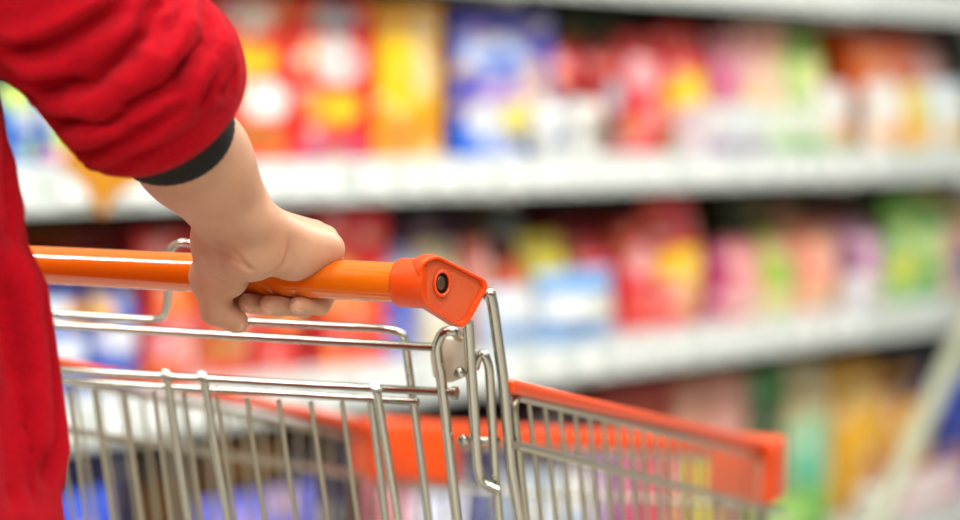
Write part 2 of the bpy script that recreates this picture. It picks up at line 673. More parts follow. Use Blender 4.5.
def carton_geo(wd, dp, hg, nu=18, nv=22):
    bm = bmesh.new()
    r = min(0.004, wd * 0.1)
    rows = []
    for j in range(nv + 1):
        rows.append([bm.verts.new((-wd / 2 + wd * i / nu, 0, hg * j / nv)) for i in range(nu + 1)])
    for j in range(nv):
        for i in range(nu):
            bm.faces.new((rows[j][i], rows[j][i + 1], rows[j + 1][i + 1], rows[j + 1][i]))
    # round the front rim, then the sides, top with a tuck flap line, back
    for j in range(nv + 1):
        for i in range(nu + 1):
            if i in (0, nu) or j in (0, nv):
                rows[j][i].co.y += r * 0.5
    def band(y, ins):
        loop = []
        for i in range(nu + 1): loop.append((rows[0][i].co.x, rows[0][i].co.z))
        for j in range(1, nv + 1): loop.append((rows[j][nu].co.x, rows[j][nu].co.z))
        for i in range(nu - 1, -1, -1): loop.append((rows[nv][i].co.x, rows[nv][i].co.z))
        for j in range(nv - 1, 0, -1): loop.append((rows[j][0].co.x, rows[j][0].co.z))
        return [bm.verts.new((x * (1 - ins), y, z)) for x, z in loop]
    l0 = [rows[0][i] for i in range(nu + 1)] + [rows[j][nu] for j in range(1, nv + 1)] + [rows[nv][i] for i in range(nu - 1, -1, -1)] + [rows[j][0] for j in range(nv - 1, 0, -1)]
    for y, ins in ((0.006, 0), (dp, 0)):
        l1 = band(y, ins)
        for k in range(len(l0)):
            k2 = (k + 1) % len(l0)
            bm.faces.new((l0[k], l1[k], l1[k2], l0[k2]))
        l0 = l1
    bm.faces.new(l0)
    return bm


def pouch_geo(wd, dp, hg, nu=18, nv=24, seed=0):
    rr = random.Random(seed)
    ph = rr.random() * 6
    bm = bmesh.new()
    sides = []
    for s in (-1, 1):
        rows = []
        for j in range(nv + 1):
            v = j / nv
            row = []
            for i in range(nu + 1):
                u = i / nu
                e = max(0.0, 1 - abs(2 * u - 1) ** 3.0)
                top = min(1.0, (1 - v) / 0.28)
                th = dp / 2 * math.sqrt(e) * (top ** 0.8) * (0.8 + 0.2 * math.sin(PI * min(1, v * 1.6)))
                th *= 1 + 0.08 * math.sin(9 * u + 7 * v + ph)
                wsc = 1 - 0.06 * math.sin(PI * v) if v < 0.97 else 1.0
                row.append(bm.verts.new(((u - 0.5) * wd * wsc, dp / 2 + s * th, hg * v)))
            rows.append(row)
        sides.append(rows)
        for j in range(nv):
            for i in range(nu):
                q = (rows[j][i], rows[j][i + 1], rows[j + 1][i + 1], rows[j + 1][i])
                bm.faces.new(q if s < 0 else q[::-1])
    A, B = sides
    for i in range(nu):
        bm.faces.new((A[0][i], B[0][i], B[0][i + 1], A[0][i + 1]))
    bmesh.ops.remove_doubles(bm, verts=bm.verts, dist=0.0004)
    return bm


def tub_geo(wd, hg, seg=28):
    r = wd / 2
    prof = [(0.0, 0), (0.82, 0), (0.86, 0.02), (0.95, 0.45), (0.97, 0.7), (1.0, 0.71), (1.0, 0.78), (0.96, 0.8), (0.88, 0.88), (0.6, 0.97), (0.25, 1.0), (0, 1.0)]
    bm = bmesh.new()
    rings = []
    for a, b in prof:
        if a == 0:
            rings.append([bm.verts.new((0, r, b * hg))])
        else:
            rings.append([bm.verts.new((a * r * math.cos(2 * PI * k / seg), r + a * r * math.sin(2 * PI * k / seg), b * hg)) for k in range(seg)])
    for p, q in zip(rings, rings[1:]):
        for k in range(seg):
            k2 = (k + 1) % seg
            if len(p) == 1:
                bm.faces.new((p[0], q[k], q[k2]))
            elif len(q) == 1:
                bm.faces.new((p[k], q[0], p[k2]))
            else:
                bm.faces.new((p[k], p[k2], q[k2], q[k]))
    return bm


ROWS = {'f': (0.012, 0.088), 'r': (0.106, 0.15), 'b': (0.27, 0.15)}
NAMES = {'box': 'carton', 'pouch': 'packet', 'tub': 'tub'}
n_prod = 0


def product(shelf, row, kind, x0, x1, ytop, base, blobs, label, tilt=0.0, side=None, lift=0.0):
    global n_prod
    n_prod += 1
    sb, dp = ROWS[row]
    t0, Ya = inside(x0, sb)
    t1, Yb = inside(x1, sb)
    wd = (t1 - t0) - 0.004
    zt = px_z((x0 + x1) / 2, ytop, (Ya + Yb) / 2)
    zb = DECK[shelf]
    up_ = {'base': 'lower', 'lower': 'middle', 'middle': 'top'}[shelf]
    hg = max(0.03, min(zt - zb - lift, SHELF_Z[up_] - 0.026 - zb))
    if kind == 'box':
        bm = carton_geo(wd, dp, hg)
    elif kind == 'pouch':
        bm = pouch_geo(wd, min(dp, wd * 0.7), hg, seed=n_prod)
    else:
        wd = min(wd, dp)
        bm = tub_geo(wd, hg)
    bmesh.ops.recalc_face_normals(bm, faces=bm.faces)
    me = bpy.data.meshes.new(NAMES[kind])
    bm.to_mesh(me)
    bm.free()
    me.polygons.foreach_set('use_smooth', np.full(len(me.polygons), kind != 'box'))
    me.materials.append(M['carton'] if kind == 'box' else M['film'])
    paint(me, base, blobs, wd, hg, side)
    o = bpy.data.objects.new(NAMES[kind], me)
    o.location = sl((t0 + t1) / 2, sb, zb + 0.0005 + lift)
    o.rotation_euler = (0, tilt, SROT)
    link(o)
    tag(o, label, {'box': 'carton', 'pouch': 'packet', 'tub': 'tub'}[kind])
    return o


YEL, ORG, RED, WHT = (250, 204, 30), (244, 128, 30), (222, 40, 36), (222, 222, 218)
PNK, PUR, LIM, GRN = (240, 150, 165), (120, 70, 140), (170, 210, 80), (60, 140, 60)
BLU, NAV, CRM, BRN = (52, 86, 190), (26, 28, 80), (240, 226, 196), (120, 60, 30)
S = 1
PRODUCTS = [
    # ---- middle shelf (around the arm and to the right of it)
    ('middle', 'r', 'pouch', 4, 42, 84, (70, 130, 210), [(.5, .85, .5, .2, (190, 214, 60)), (.6, .55, .3, .12, WHT), (.4, .3, .4, .12, (30, 90, 190)), (.7, .2, .25, .12, LIM)], 'blue packet with white and lime patches, seen between the torso and the arm'),
    ('middle', 'r', 'pouch', 42, 76, 98, (60, 110, 200), [(.4, .75, .35, .15, WHT), (.6, .4, .4, .16, (190, 220, 50)), (.5, .12, .5, .1, PNK)], 'blue and yellow-green packet under the red sleeve, beside the blue and white one'),
    ('middle', 'r', 'box', 80, 143, 30, (240, 150, 40), [(.5, .6, .34, .16, (250, 230, 190)), (.5, .2, .5, .08, (200, 60, 40))], 'orange carton right behind the red sleeve on the middle shelf, left of the green one'),
    ('middle', 'r', 'box', 146, 209, 14, (90, 160, 80), [(.5, .6, .34, .16, (240, 236, 200)), (.5, .2, .5, .08, (40, 110, 60))], 'green carton behind the red sleeve on the middle shelf, left of the red cartons'),
    ('middle', 'r', 'box', 212, 288, -24, (226, 60, 36), [(.5, .87, .3, .1, (236, 214, 196)), (.5, .6, .3, .1, YEL), (.68, .36, .3, .13, (250, 240, 232)), (.4, .14, .5, .09, (190, 110, 40)), (.2, .92, .2, .06, (160, 50, 50))], 'red carton with a yellow patch and white disc, touching the red sleeve'),
    ('middle', 'r', 'box', 290, 371, -34, (226, 42, 34), [(.5, .87, .36, .1, (120, 106, 122)), (.4, .9, .16, .04, (196, 190, 196)), (.62, .87, .14, .03, (196, 190, 196)), (.56, .6, .3, .14, WHT), (.18, .62, .14, .1, ORG), (.5, .33, .36, .12, (242, 140, 30)), (.62, .3, .2, .08, YEL), (.5, .05, .5, .06, (176, 70, 110))], 'red carton with a white disc and grey lettering, left of the yellow carton'),
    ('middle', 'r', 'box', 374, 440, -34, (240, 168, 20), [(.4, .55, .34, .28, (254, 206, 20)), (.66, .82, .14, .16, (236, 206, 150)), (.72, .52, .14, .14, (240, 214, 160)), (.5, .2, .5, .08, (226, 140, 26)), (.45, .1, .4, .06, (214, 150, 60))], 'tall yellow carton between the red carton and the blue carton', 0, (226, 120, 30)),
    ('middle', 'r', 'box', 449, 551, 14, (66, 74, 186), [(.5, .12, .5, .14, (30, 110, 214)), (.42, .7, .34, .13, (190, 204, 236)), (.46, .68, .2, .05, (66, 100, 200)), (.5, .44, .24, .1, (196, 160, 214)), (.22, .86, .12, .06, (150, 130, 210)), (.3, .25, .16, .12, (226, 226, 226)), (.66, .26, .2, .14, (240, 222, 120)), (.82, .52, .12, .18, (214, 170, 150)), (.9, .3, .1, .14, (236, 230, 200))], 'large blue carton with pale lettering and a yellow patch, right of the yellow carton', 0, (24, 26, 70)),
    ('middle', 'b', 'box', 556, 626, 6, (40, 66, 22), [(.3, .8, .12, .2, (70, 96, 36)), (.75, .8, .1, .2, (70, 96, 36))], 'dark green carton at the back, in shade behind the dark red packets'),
    ('middle', 'r', 'pouch', 554, 590, 40, (188, 30, 36), [(.5, .78, .4, .12, (224, 60, 60)), (.4, .4, .3, .14, (70, 60, 110)), (.7, .5, .2, .1, (120, 40, 40))], 'dark red packet next to the blue carton, behind a white tub'),
    ('middle', 'r', 'pouch', 591, 630, 42, (170, 34, 34), [(.5, .8, .3, .08, (214, 80, 60)), (.6, .5, .24, .14, (170, 190, 200)), (.4, .2, .4, .14, (110, 70, 60))], 'dark red packet with a pale blue spot, left of the pink-red packet'),
    ('middle', 'f', 'tub', 546, 580, 104, (238, 238, 234), [(.5, .3, .6, .16, (90, 120, 180))], 'white domed tub with blue band in front of the blue carton'),
    ('middle', 'f', 'tub', 581, 612, 100, (240, 238, 230), [(.5, .25, .6, .14, (200, 180, 120)), (.5, .5, .5, .06, (90, 80, 70))], 'white domed tub with beige band, right of the blue-banded tub'),
    ('middle', 'r', 'pouch', 631, 671, 33, (228, 50, 60), [(.4, .66, .34, .16, (244, 170, 176)), (.6, .3, .3, .12, (244, 150, 150)), (.3, .15, .3, .1, (214, 60, 70))], 'pink-red packet right of the dark red packets on the middle shelf'),
    ('middle', 'r', 'pouch', 672, 717, 27, (230, 44, 36), [(.5, .47, .46, .17, (252, 206, 30)), (.3, .25, .3, .12, (240, 150, 110)), (.5, .07, .5, .1, (150, 190, 60)), (.8, .75, .2, .1, (236, 90, 110))], 'red packet with a yellow centre and green foot on the middle shelf'),
    ('middle', 'r', 'pouch', 717, 742, 30, (214, 130, 150), [(.5, .55, .4, .12, (214, 90, 150)), (.5, .25, .5, .16, CRM)], 'narrow mauve packet with cream foot, right of the yellow-centred red packet'),
    ('middle', 'r', 'pouch', 742, 766, 24, (226, 180, 172), [(.5, .8, .4, .12, (236, 140, 150)), (.5, .4, .4, .14, (232, 206, 140))], 'narrow pinkish cream packet left of the pale green packets'),
    ('middle', 'r', 'pouch', 766, 796, 22, (236, 196, 170), [(.7, .6, .3, .2, (190, 214, 120)), (.4, .85, .3, .1, (244, 120, 120))], 'cream packet with a green side, left of the lime packet'),
    ('middle', 'r', 'pouch', 796, 832, 32, (170, 206, 80), [(.5, .65, .4, .16, (220, 230, 150)), (.8, .4, .2, .2, (230, 150, 50)), (.3, .85, .3, .1, (110, 180, 60))], 'lime green packet with an orange edge on the middle shelf'),
    ('middle', 'f', 'box', 704, 736, 106, (226, 220, 224), [(.5, .12, .5, .14, (130, 80, 130)), (.4, .6, .3, .14, WHT)], 'short white packet with purple foot in front of the mauve packet'),
    ('middle', 'f', 'box', 737, 768, 104, (214, 226, 226), [(.5, .12, .5, .14, (120, 80, 120)), (.6, .55, .3, .16, WHT)], 'short pale blue-white packet with purple foot, in front of the cream packets'),
    ('middle', 'f', 'box', 770, 824, 106, (226, 236, 206), [(.5, .14, .5, .16, (100, 170, 70)), (.5, .7, .3, .14, WHT)], 'short pale mint packet with green foot in front of the lime packet'),
    ('middle', 'f', 'pouch', 826, 860, 84, (226, 206, 200), [(.4, .7, .4, .18, WHT), (.6, .3, .4, .14, (236, 170, 120)), (.5, .08, .5, .1, (150, 170, 80))], 'short white and peach packet left of the orange-brown carton'),
    ('middle', 'r', 'box', 846, 912, 34, (206, 84, 24), [(.4, .75, .3, .12, (220, 110, 50)), (.3, .3, .3, .2, (150, 50, 30))], 'tall orange-brown carton at the right, behind the short white packets'),
    ('middle', 'f', 'pouch', 876, 912, 82, (240, 222, 206), [(.4, .7, .36, .2, WHT), (.5, .25, .4, .16, (236, 160, 80)), (.9, .5, .16, .3, (240, 190, 60))], 'short white packet with orange foot in front of the orange-brown carton'),
    ('middle', 'f', 'pouch', 912, 936, 84, (226, 200, 110), [(.6, .6, .3, .2, (190, 200, 80)), (.4, .25, .4, .14, (240, 170, 90))], 'short yellow packet between two white packets, middle shelf'),
    ('middle', 'f', 'pouch', 936, 976, 82, (214, 226, 232), [(.4, .65, .3, .2, WHT), (.5, .2, .4, .14, (236, 190, 110)), (.9, .5, .16, .3, (110, 180, 70))], 'short pale blue and white packet at the right edge of the middle shelf'),
    ('middle', 'r', 'pouch', 917, 950, 34, (176, 120, 116), [(.5, .7, .3, .16, (220, 170, 160))], 'dusty pink packet behind the short yellow packet at the right'),
    ('middle', 'r', 'box', 952, 1000, 40, (30, 34, 22), [(.4, .5, .3, .1, (60, 70, 40))], 'black carton at the far right of the middle shelf'),
    # ---- lower shelf (behind the handle and to its right)
    ('lower', 'r', 'pouch', 36, 98, 286, (54, 96, 190), [(.4, .75, .34, .12, (226, 226, 230)), (.75, .72, .2, .12, (240, 160, 60)), (.5, .4, .4, .12, (220, 226, 240)), (.3, .15, .3, .1, (40, 70, 160))], 'blue and white packet behind the left end of the handle'),
    ('lower', 'r', 'pouch', 98, 148, 290, (64, 100, 190), [(.2, .8, .24, .14, (240, 170, 70)), (.5, .5, .4, .14, (220, 220, 230)), (.5, .15, .4, .12, (50, 80, 180))], 'blue packet with an orange patch under the orange handle'),
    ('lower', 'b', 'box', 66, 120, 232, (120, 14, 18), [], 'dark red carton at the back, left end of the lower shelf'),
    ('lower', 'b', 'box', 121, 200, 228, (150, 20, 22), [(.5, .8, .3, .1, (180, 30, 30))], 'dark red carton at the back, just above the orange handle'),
    ('lower', 'r', 'pouch', 150, 208, 232, (218, 38, 34), [(.5, .55, .36, .12, (240, 120, 50)), (.5, .25, .4, .12, (240, 150, 150)), (.3, .1, .3, .06, (230, 110, 40))], 'red packet with orange and pink bands, left of the hand'),
    ('lower', 'r', 'pouch', 208, 262, 230, (222, 70, 46), [(.5, .45, .4, .1, (240, 190, 160)), (.4, .2, .4, .1, (190, 120, 60)), (.6, .65, .3, .1, (240, 140, 40))], 'orange-red packet hidden partly by the hand'),
    ('lower', 'r', 'pouch', 263, 318, 216, (214, 50, 40), [(.6, .86, .34, .1, (214, 160, 160)), (.5, .4, .4, .14, (240, 140, 40)), (.3, .15, .3, .1, (220, 60, 50))], 'red packet with a dusty pink top, behind the knuckles'),
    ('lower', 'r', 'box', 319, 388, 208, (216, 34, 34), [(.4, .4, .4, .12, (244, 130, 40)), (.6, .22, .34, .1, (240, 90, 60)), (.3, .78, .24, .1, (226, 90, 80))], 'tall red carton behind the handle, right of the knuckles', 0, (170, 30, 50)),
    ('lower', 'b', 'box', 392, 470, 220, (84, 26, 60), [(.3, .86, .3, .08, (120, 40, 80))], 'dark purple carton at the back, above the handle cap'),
    ('lower', 'r', 'pouch', 390, 428, 244, (120, 130, 200), [(.5, .75, .34, .14, (190, 190, 216)), (.4, .35, .4, .2, (70, 90, 190))], 'lilac blue packet behind the orange handle cap'),
    ('lower', 'r', 'pouch', 429, 470, 242, (226, 212, 178), [(.5, .8, .4, .1, (196, 176, 130)), (.4, .4, .3, .2, (240, 232, 214))], 'beige packet right above the orange handle cap'),
    ('lower', 'r', 'pouch', 471, 500, 240, (226, 120, 110), [(.5, .7, .4, .14, (232, 150, 140)), (.5, .3, .4, .2, (230, 200, 190))], 'salmon packet right of the handle cap'),
    ('lower', 'b', 'pouch', 490, 546, 216, (110, 84, 30), [(.6, .86, .4, .1, (170, 190, 200)), (.3, .6, .3, .2, (140, 50, 30))], 'olive brown bag with pale blue top at the back of the lower shelf'),
    ('lower', 'r', 'pouch', 506, 530, 262, (214, 60, 56), [(.5, .6, .4, .16, (236, 110, 110))], 'red packet between the salmon packet and the yellow bag'),
    ('lower', 'r', 'pouch', 534, 580, 234, (222, 200, 36), [(.5, .8, .4, .1, (234, 216, 60)), (.4, .3, .5, .2, (170, 120, 40))], 'bright yellow bag above the blue and white packs'),
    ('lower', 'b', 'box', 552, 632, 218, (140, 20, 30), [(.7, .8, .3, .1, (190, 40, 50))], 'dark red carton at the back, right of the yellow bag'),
    ('lower', 'f', 'pouch', 497, 548, 288, (190, 206, 224), [(.5, .7, .4, .16, WHT), (.5, .3, .5, .1, (110, 150, 200))], 'white and pale blue pack, left one of the two in front of the yellow bag'),
    ('lower', 'f', 'pouch', 549, 628, 270, (150, 184, 220), [(.5, .82, .5, .1, (110, 160, 214)), (.4, .5, .44, .16, (240, 240, 236)), (.75, .46, .2, .14, (240, 226, 190)), (.5, .2, .5, .08, (90, 130, 190))], 'wide blue and white pack in front of the yellow bag'),
    ('lower', 'r', 'pouch', 582, 630, 236, (170, 28, 40), [(.5, .8, .4, .1, (214, 50, 60))], 'dark red packet right of the yellow bag'),
    ('lower', 'r', 'pouch', 631, 663, 222, (226, 60, 62), [(.45, .64, .34, .16, (242, 160, 164)), (.6, .3, .3, .12, (240, 120, 110))], 'pink-red packet on the lower shelf, left of the yellow-centred one'),
    ('lower', 'r', 'pouch', 664, 716, 198, (226, 50, 44), [(.5, .46, .46, .15, (250, 196, 40)), (.5, .84, .4, .1, (226, 70, 90)), (.6, .2, .4, .1, (240, 180, 130)), (.85, .6, .12, .2, (220, 160, 120))], 'tall red packet with a yellow centre on the lower shelf'),
    ('lower', 'r', 'pouch', 716, 736, 244, (176, 30, 100), [(.5, .3, .4, .14, (220, 130, 160))], 'narrow magenta packet on the lower shelf'),
    ('lower', 'r', 'pouch', 736, 772, 238, (232, 130, 140), [(.5, .6, .3, .16, (244, 170, 170)), (.5, .2, .4, .14, (226, 190, 170))], 'pink packet right of the narrow magenta packet'),
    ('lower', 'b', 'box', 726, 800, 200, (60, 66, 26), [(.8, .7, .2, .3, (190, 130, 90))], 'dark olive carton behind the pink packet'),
    ('lower', 'r', 'pouch', 772, 806, 232, (170, 196, 80), [(.5, .8, .3, .12, (226, 150, 130)), (.7, .4, .3, .2, (90, 180, 100)), (.4, .2, .4, .12, (232, 210, 150))], 'yellow-green packet between the pink and the salmon packets'),
    ('lower', 'r', 'pouch', 806, 854, 224, (240, 140, 114), [(.6, .8, .3, .1, (236, 170, 120)), (.5, .55, .36, .14, (246, 170, 150)), (.5, .18, .4, .12, (230, 200, 160))], 'salmon orange packet with pale foot on the lower shelf'),
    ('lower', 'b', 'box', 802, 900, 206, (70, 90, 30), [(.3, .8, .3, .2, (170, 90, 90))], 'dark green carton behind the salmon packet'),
    ('lower', 'r', 'pouch', 854, 898, 224, (216, 150, 190), [(.5, .7, .36, .16, (236, 180, 214)), (.15, .5, .16, .3, (150, 90, 130)), (.6, .2, .4, .12, (232, 214, 150))], 'mauve pink packet behind the round white tub'),
    ('lower', 'f', 'tub', 858, 890, 276, (232, 230, 236), [(.5, .3, .6, .16, (180, 180, 200))], 'small round white tub in front of the mauve packet'),
    ('lower', 'r', 'pouch', 898, 926, 194, (110, 180, 70), [(.5, .7, .34, .16, (180, 216, 110)), (.5, .3, .4, .16, (226, 220, 90))], 'green packet with a yellow foot, right of the mauve packet'),
    ('lower', 'r', 'pouch', 926, 954, 190, (70, 170, 80), [(.4, .5, .34, .16, (200, 224, 150)), (.7, .25, .3, .16, (220, 210, 80)), (.5, .9, .4, .06, (240, 200, 60))], 'bright green packet near the right edge of the lower shelf'),
    ('lower', 'r', 'pouch', 954, 1000, 200, (206, 150, 140), [(.4, .85, .4, .1, (220, 200, 40)), (.5, .3, .4, .2, (90, 90, 150))], 'dusty pink packet at the right edge of the lower shelf'),
    # ---- bottom shelf (seen through and beside the trolley)
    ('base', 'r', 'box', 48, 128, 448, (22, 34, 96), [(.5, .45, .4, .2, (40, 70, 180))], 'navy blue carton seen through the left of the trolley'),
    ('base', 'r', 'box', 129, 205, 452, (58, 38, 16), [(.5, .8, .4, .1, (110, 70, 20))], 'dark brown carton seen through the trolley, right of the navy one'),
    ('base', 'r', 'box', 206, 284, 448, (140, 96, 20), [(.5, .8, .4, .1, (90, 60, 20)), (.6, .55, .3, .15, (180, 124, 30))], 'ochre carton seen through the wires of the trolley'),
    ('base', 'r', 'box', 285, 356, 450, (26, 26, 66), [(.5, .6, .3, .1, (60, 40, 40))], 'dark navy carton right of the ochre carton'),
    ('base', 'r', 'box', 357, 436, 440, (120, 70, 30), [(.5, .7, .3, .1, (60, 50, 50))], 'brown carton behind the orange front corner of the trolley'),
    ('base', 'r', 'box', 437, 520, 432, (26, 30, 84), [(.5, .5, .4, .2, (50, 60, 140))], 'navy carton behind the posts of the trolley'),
    ('base', 'f', 'pouch', 56, 130, 494, (56, 90, 210), [(.5, .6, .3, .2, (120, 150, 230))], 'bright blue packet low behind the trolley at the left'),
    ('base', 'f', 'pouch', 206, 336, 494, (104, 104, 200), [(.3, .7, .2, .2, (170, 150, 210)), (.7, .6, .2, .2, (60, 70, 180))], 'wide violet blue packet low behind the trolley wires'),
    ('base', 'f', 'pouch', 384, 424, 478, (214, 110, 130), [(.5, .6, .3, .2, (240, 160, 160))], 'pink packet low behind the trolley, under its orange corner'),
    ('base', 'f', 'pouch', 426, 486, 496, (210, 210, 226), [(.5, .6, .3, .2, WHT)], 'white packet low behind the trolley posts'),
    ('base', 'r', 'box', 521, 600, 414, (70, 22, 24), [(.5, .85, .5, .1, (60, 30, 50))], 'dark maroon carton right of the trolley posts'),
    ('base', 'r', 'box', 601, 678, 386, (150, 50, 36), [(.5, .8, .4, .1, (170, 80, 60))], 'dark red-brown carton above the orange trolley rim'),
    ('base', 'f', 'box', 524, 562, 474, (190, 206, 220), [(.5, .7, .3, .1, WHT)], 'pale blue pack seen through the right side wires'),
    ('base', 'f', 'box', 563, 604, 476, (236, 234, 230), [(.5, .6, .3, .1, (150, 180, 220))], 'white pack seen through the right side wires'),
    ('base', 'f', 'box', 605, 628, 446, (150, 90, 160), [(.5, .7, .3, .1, (200, 150, 200))], 'violet pack seen through the right side wires'),
    ('base', 'f', 'box', 629, 655, 440, (226, 70, 120), [(.5, .7, .3, .1, (240, 150, 170))], 'magenta pack seen through the right side wires'),
    ('base', 'f', 'box', 656, 688, 440, (232, 80, 90), [(.5, .7, .3, .1, (240, 160, 150))], 'coral red pack seen through the right side wires'),
    ('base', 'f', 'box', 689, 722, 438, (226, 206, 50), [(.5, .7, .3, .1, (240, 180, 60))], 'yellow pack seen through the right side wires'),
    ('base', 'r', 'box', 679, 750, 378, (206, 140, 122), [(.3, .4, .3, .3, (190, 120, 100)), (.7, .75, .24, .2, (220, 160, 146))], 'dusty pink carton above the front corner of the trolley'),
    ('base', 'r', 'box', 751, 790, 372, (58, 84, 46), [(.5, .92, .5, .08, (40, 140, 50))], 'dark green carton right of the dusty pink one'),
    ('base', 'r', 'pouch', 791, 852, 364, (214, 200, 150), [(.5, .5, .36, .2, (150, 206, 160)), (.4, .36, .3, .12, (110, 200, 160)), (.5, .1, .5, .1, (90, 170, 80)), (.3, .8, .3, .1, (200, 180, 130))], 'beige packet with a mint green centre on the bottom shelf'),
    ('base', 'r', 'pouch', 853, 905, 360, (224, 164, 50), [(.5, .5, .4, .16, (246, 180, 30)), (.4, .8, .3, .1, (220, 180, 110)), (.6, .25, .3, .12, (226, 130, 40))], 'amber packet left of the pale slanted pole'),
    ('base', 'r', 'pouch', 906, 946, 370, (230, 150, 40), [(.5, .5, .4, .2, (236, 190, 50)), (.5, .85, .4, .08, (60, 40, 40))], 'orange amber packet behind the pale slanted pole'),
    ('base', 'r', 'box', 947, 1010, 372, (40, 66, 180), [(.3, .3, .3, .1, (150, 60, 80))], 'blue carton at the lower right edge, right of the pole'),
    ('base', 'b', 'box', 890, 990, 342, (20, 22, 44), [], 'dark navy box at the back, filling the dark gap above the amber packets'),  # dark colour stands in for the shaded gap under the shelf
    ('base', 'f', 'pouch', 768, 850, 494, (110, 180, 80), [(.3, .6, .3, .2, (170, 210, 110))], 'low green packet in front of the beige packet'),
    ('base', 'f', 'tub', 872, 914, 488, (240, 238, 230), [], 'white tub at the lower right, behind the pole'),
    ('base', 'f', 'pouch', 915, 985, 470, (226, 190, 190), [(.3, .6, .3, .2, (246, 236, 230)), (.7, .3, .3, .2, (200, 140, 150))], 'pinkish white packet at the lower right corner'),
]
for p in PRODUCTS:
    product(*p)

Zv_ = Vector((0, 0, 1))
# ochre pennant hanging from the middle shelf rail, left of the arm
pc, pY = inside(104, -0.02)
def pen(px, py, dv=0.0):
    tloc, Y = inside(px, -0.012)
    return sl(tloc, -0.012 - dv, at(px, py, Y).z)
pl = [pen(60, 160), pen(70, 150), pen(146, 150), pen(152, 166), pen(138, 182), pen(112, 196), pen(106, 214), pen(98, 214), pen(92, 194)]
bm = prism([p - SIN * 0.0 for p in pl], SIN * 0.004, 0.001, 1)
o = bm_obj('pennant', bm, M['pennant'], None, False)
tag(o, 'ochre yellow card pennant hanging on the middle shelf rail below the sleeve', 'pennant')

# pale pole leaning in front of the bottom shelf
p0 = on((Vector((0, 0, 0.006)), Zv_), 806, 668)
p1 = at(1039, 176, shelf_ground(1039).y - 0.07)
dirp = (p1 - p0).normalized()
pr = thing('leaning_pole', 'pale slanted pole leaning in front of the bottom shelf at the lower right', 'pole', p0)
tube('shaft', [p0 + dirp * 0.02, p1 + dirp * 0.02], 0.025, M['pole'], pr, 0, 16)
tube('foot_cap', [p0, p0 + dirp * 0.045], 0.027, M['rubber'], pr, 0, 16)

# ================================================================== SHOPPING TROLLEY
HEAD = math.radians(24)
Fv = Vector((math.sin(HEAD), math.cos(HEAD), 0))
Rv = Vector((math.cos(HEAD), -math.sin(HEAD), 0))
Zv = Vector((0, 0, 1))
HP = at(190, 272.3, 2.0)
HR = 0.0163


def hand_plane():
    return (HP, Fv)


def hpt(px):
    """point of the handle axis in picture column px"""
    q = on((HP, Fv), px, 272)
    return Vector((q.x, q.y, HP.z))


HC = hpt(130)
cart = thing('shopping_cart', 'wire shopping trolley with orange handle and orange rim, pushed by the person in red', 'shopping trolley', HC + Fv * 0.5 - Zv * HC.z)
CENT = cart.location.copy()
RQ = Rv
dq = (Fv * 0.36 - Zv).normalized()
QN = RQ.cross(dq).normalized()
Q0 = HC + Fv * 0.07


def q(px, py, off=0.0):
    p = on((Q0 + Fv * off, QN), px, py)
    return p


half = (hpt(470) - HC).length
hend = (hpt(430) - HC).length
tube('handle_bar', [HC - Rv * hend, HC + Rv * hend], HR, M['handle'], cart, 0, 32)

# end caps: collar + angled plate with recess, screw
NP = (Rv * 0.80 - Fv * 0.60).normalized()
CAPP = (hpt(446), NP)
out_px = [(429, 256.5), (438, 254.5), (488, 280), (490, 288), (469, 326), (461, 328.5), (430, 309), (421, 300), (418, 271), (421, 262)]
def pts_on(pl, lst):
    return [on(pl, *p) for p in lst]
face = fillet(pts_on(CAPP, out_px), 0.006, 4, closed=True)
cen = sum((Vector(p) for p in face), Vector()) / len(face)


def cap_geo(mirror=False):
    bm = bmesh.new()
    def ring(sc, d):
        return [bm.verts.new(cen + (Vector(p) - cen) * sc + NP * d) for p in face]
    rings = [ring(0.82, -0.022), ring(0.95, -0.0205), ring(1.0, -0.016), ring(1.0, -0.006), ring(0.985, -0.002), ring(0.95, 0.0), ring(0.89, 0.0), ring(0.86, -0.0015), ring(0.845, -0.005)]
    n = len(face)
    for a, b in zip(rings, rings[1:]):
        for k in range(n):
            k2 = (k + 1) % n
            bm.faces.new((a[k], a[k2], b[k2], b[k]))
    bm.faces.new(rings[0][::-1])
    bm.faces.new(rings[-1])
    cp0 = hpt(398)
    cp1 = hpt(432)
    v, f = tube_geo([cp0, cp0 + Rv * 0.0015, cp0 + Rv * 0.004, cp1], [HR + 0.0005, HR + 0.0028, HR + 0.0036, HR + 0.0036], 32)
    vs = [bm.verts.new(p) for p in v]
    for fc in f:
        try:
            bm.faces.new([vs[i] for i in fc])
        except ValueError:
            pass
    bmesh.ops.recalc_face_normals(bm, faces=bm.faces)
    if mirror:
        for vtx in bm.verts:
            d = (vtx.co - HC).dot(Rv)
            vtx.co -= Rv * (2 * d)
        bmesh.ops.reverse_faces(bm, faces=bm.faces)
    return bm


def mir(p):
    p = Vector(p)
    return p - Rv * (2 * (p - HC).dot(Rv))


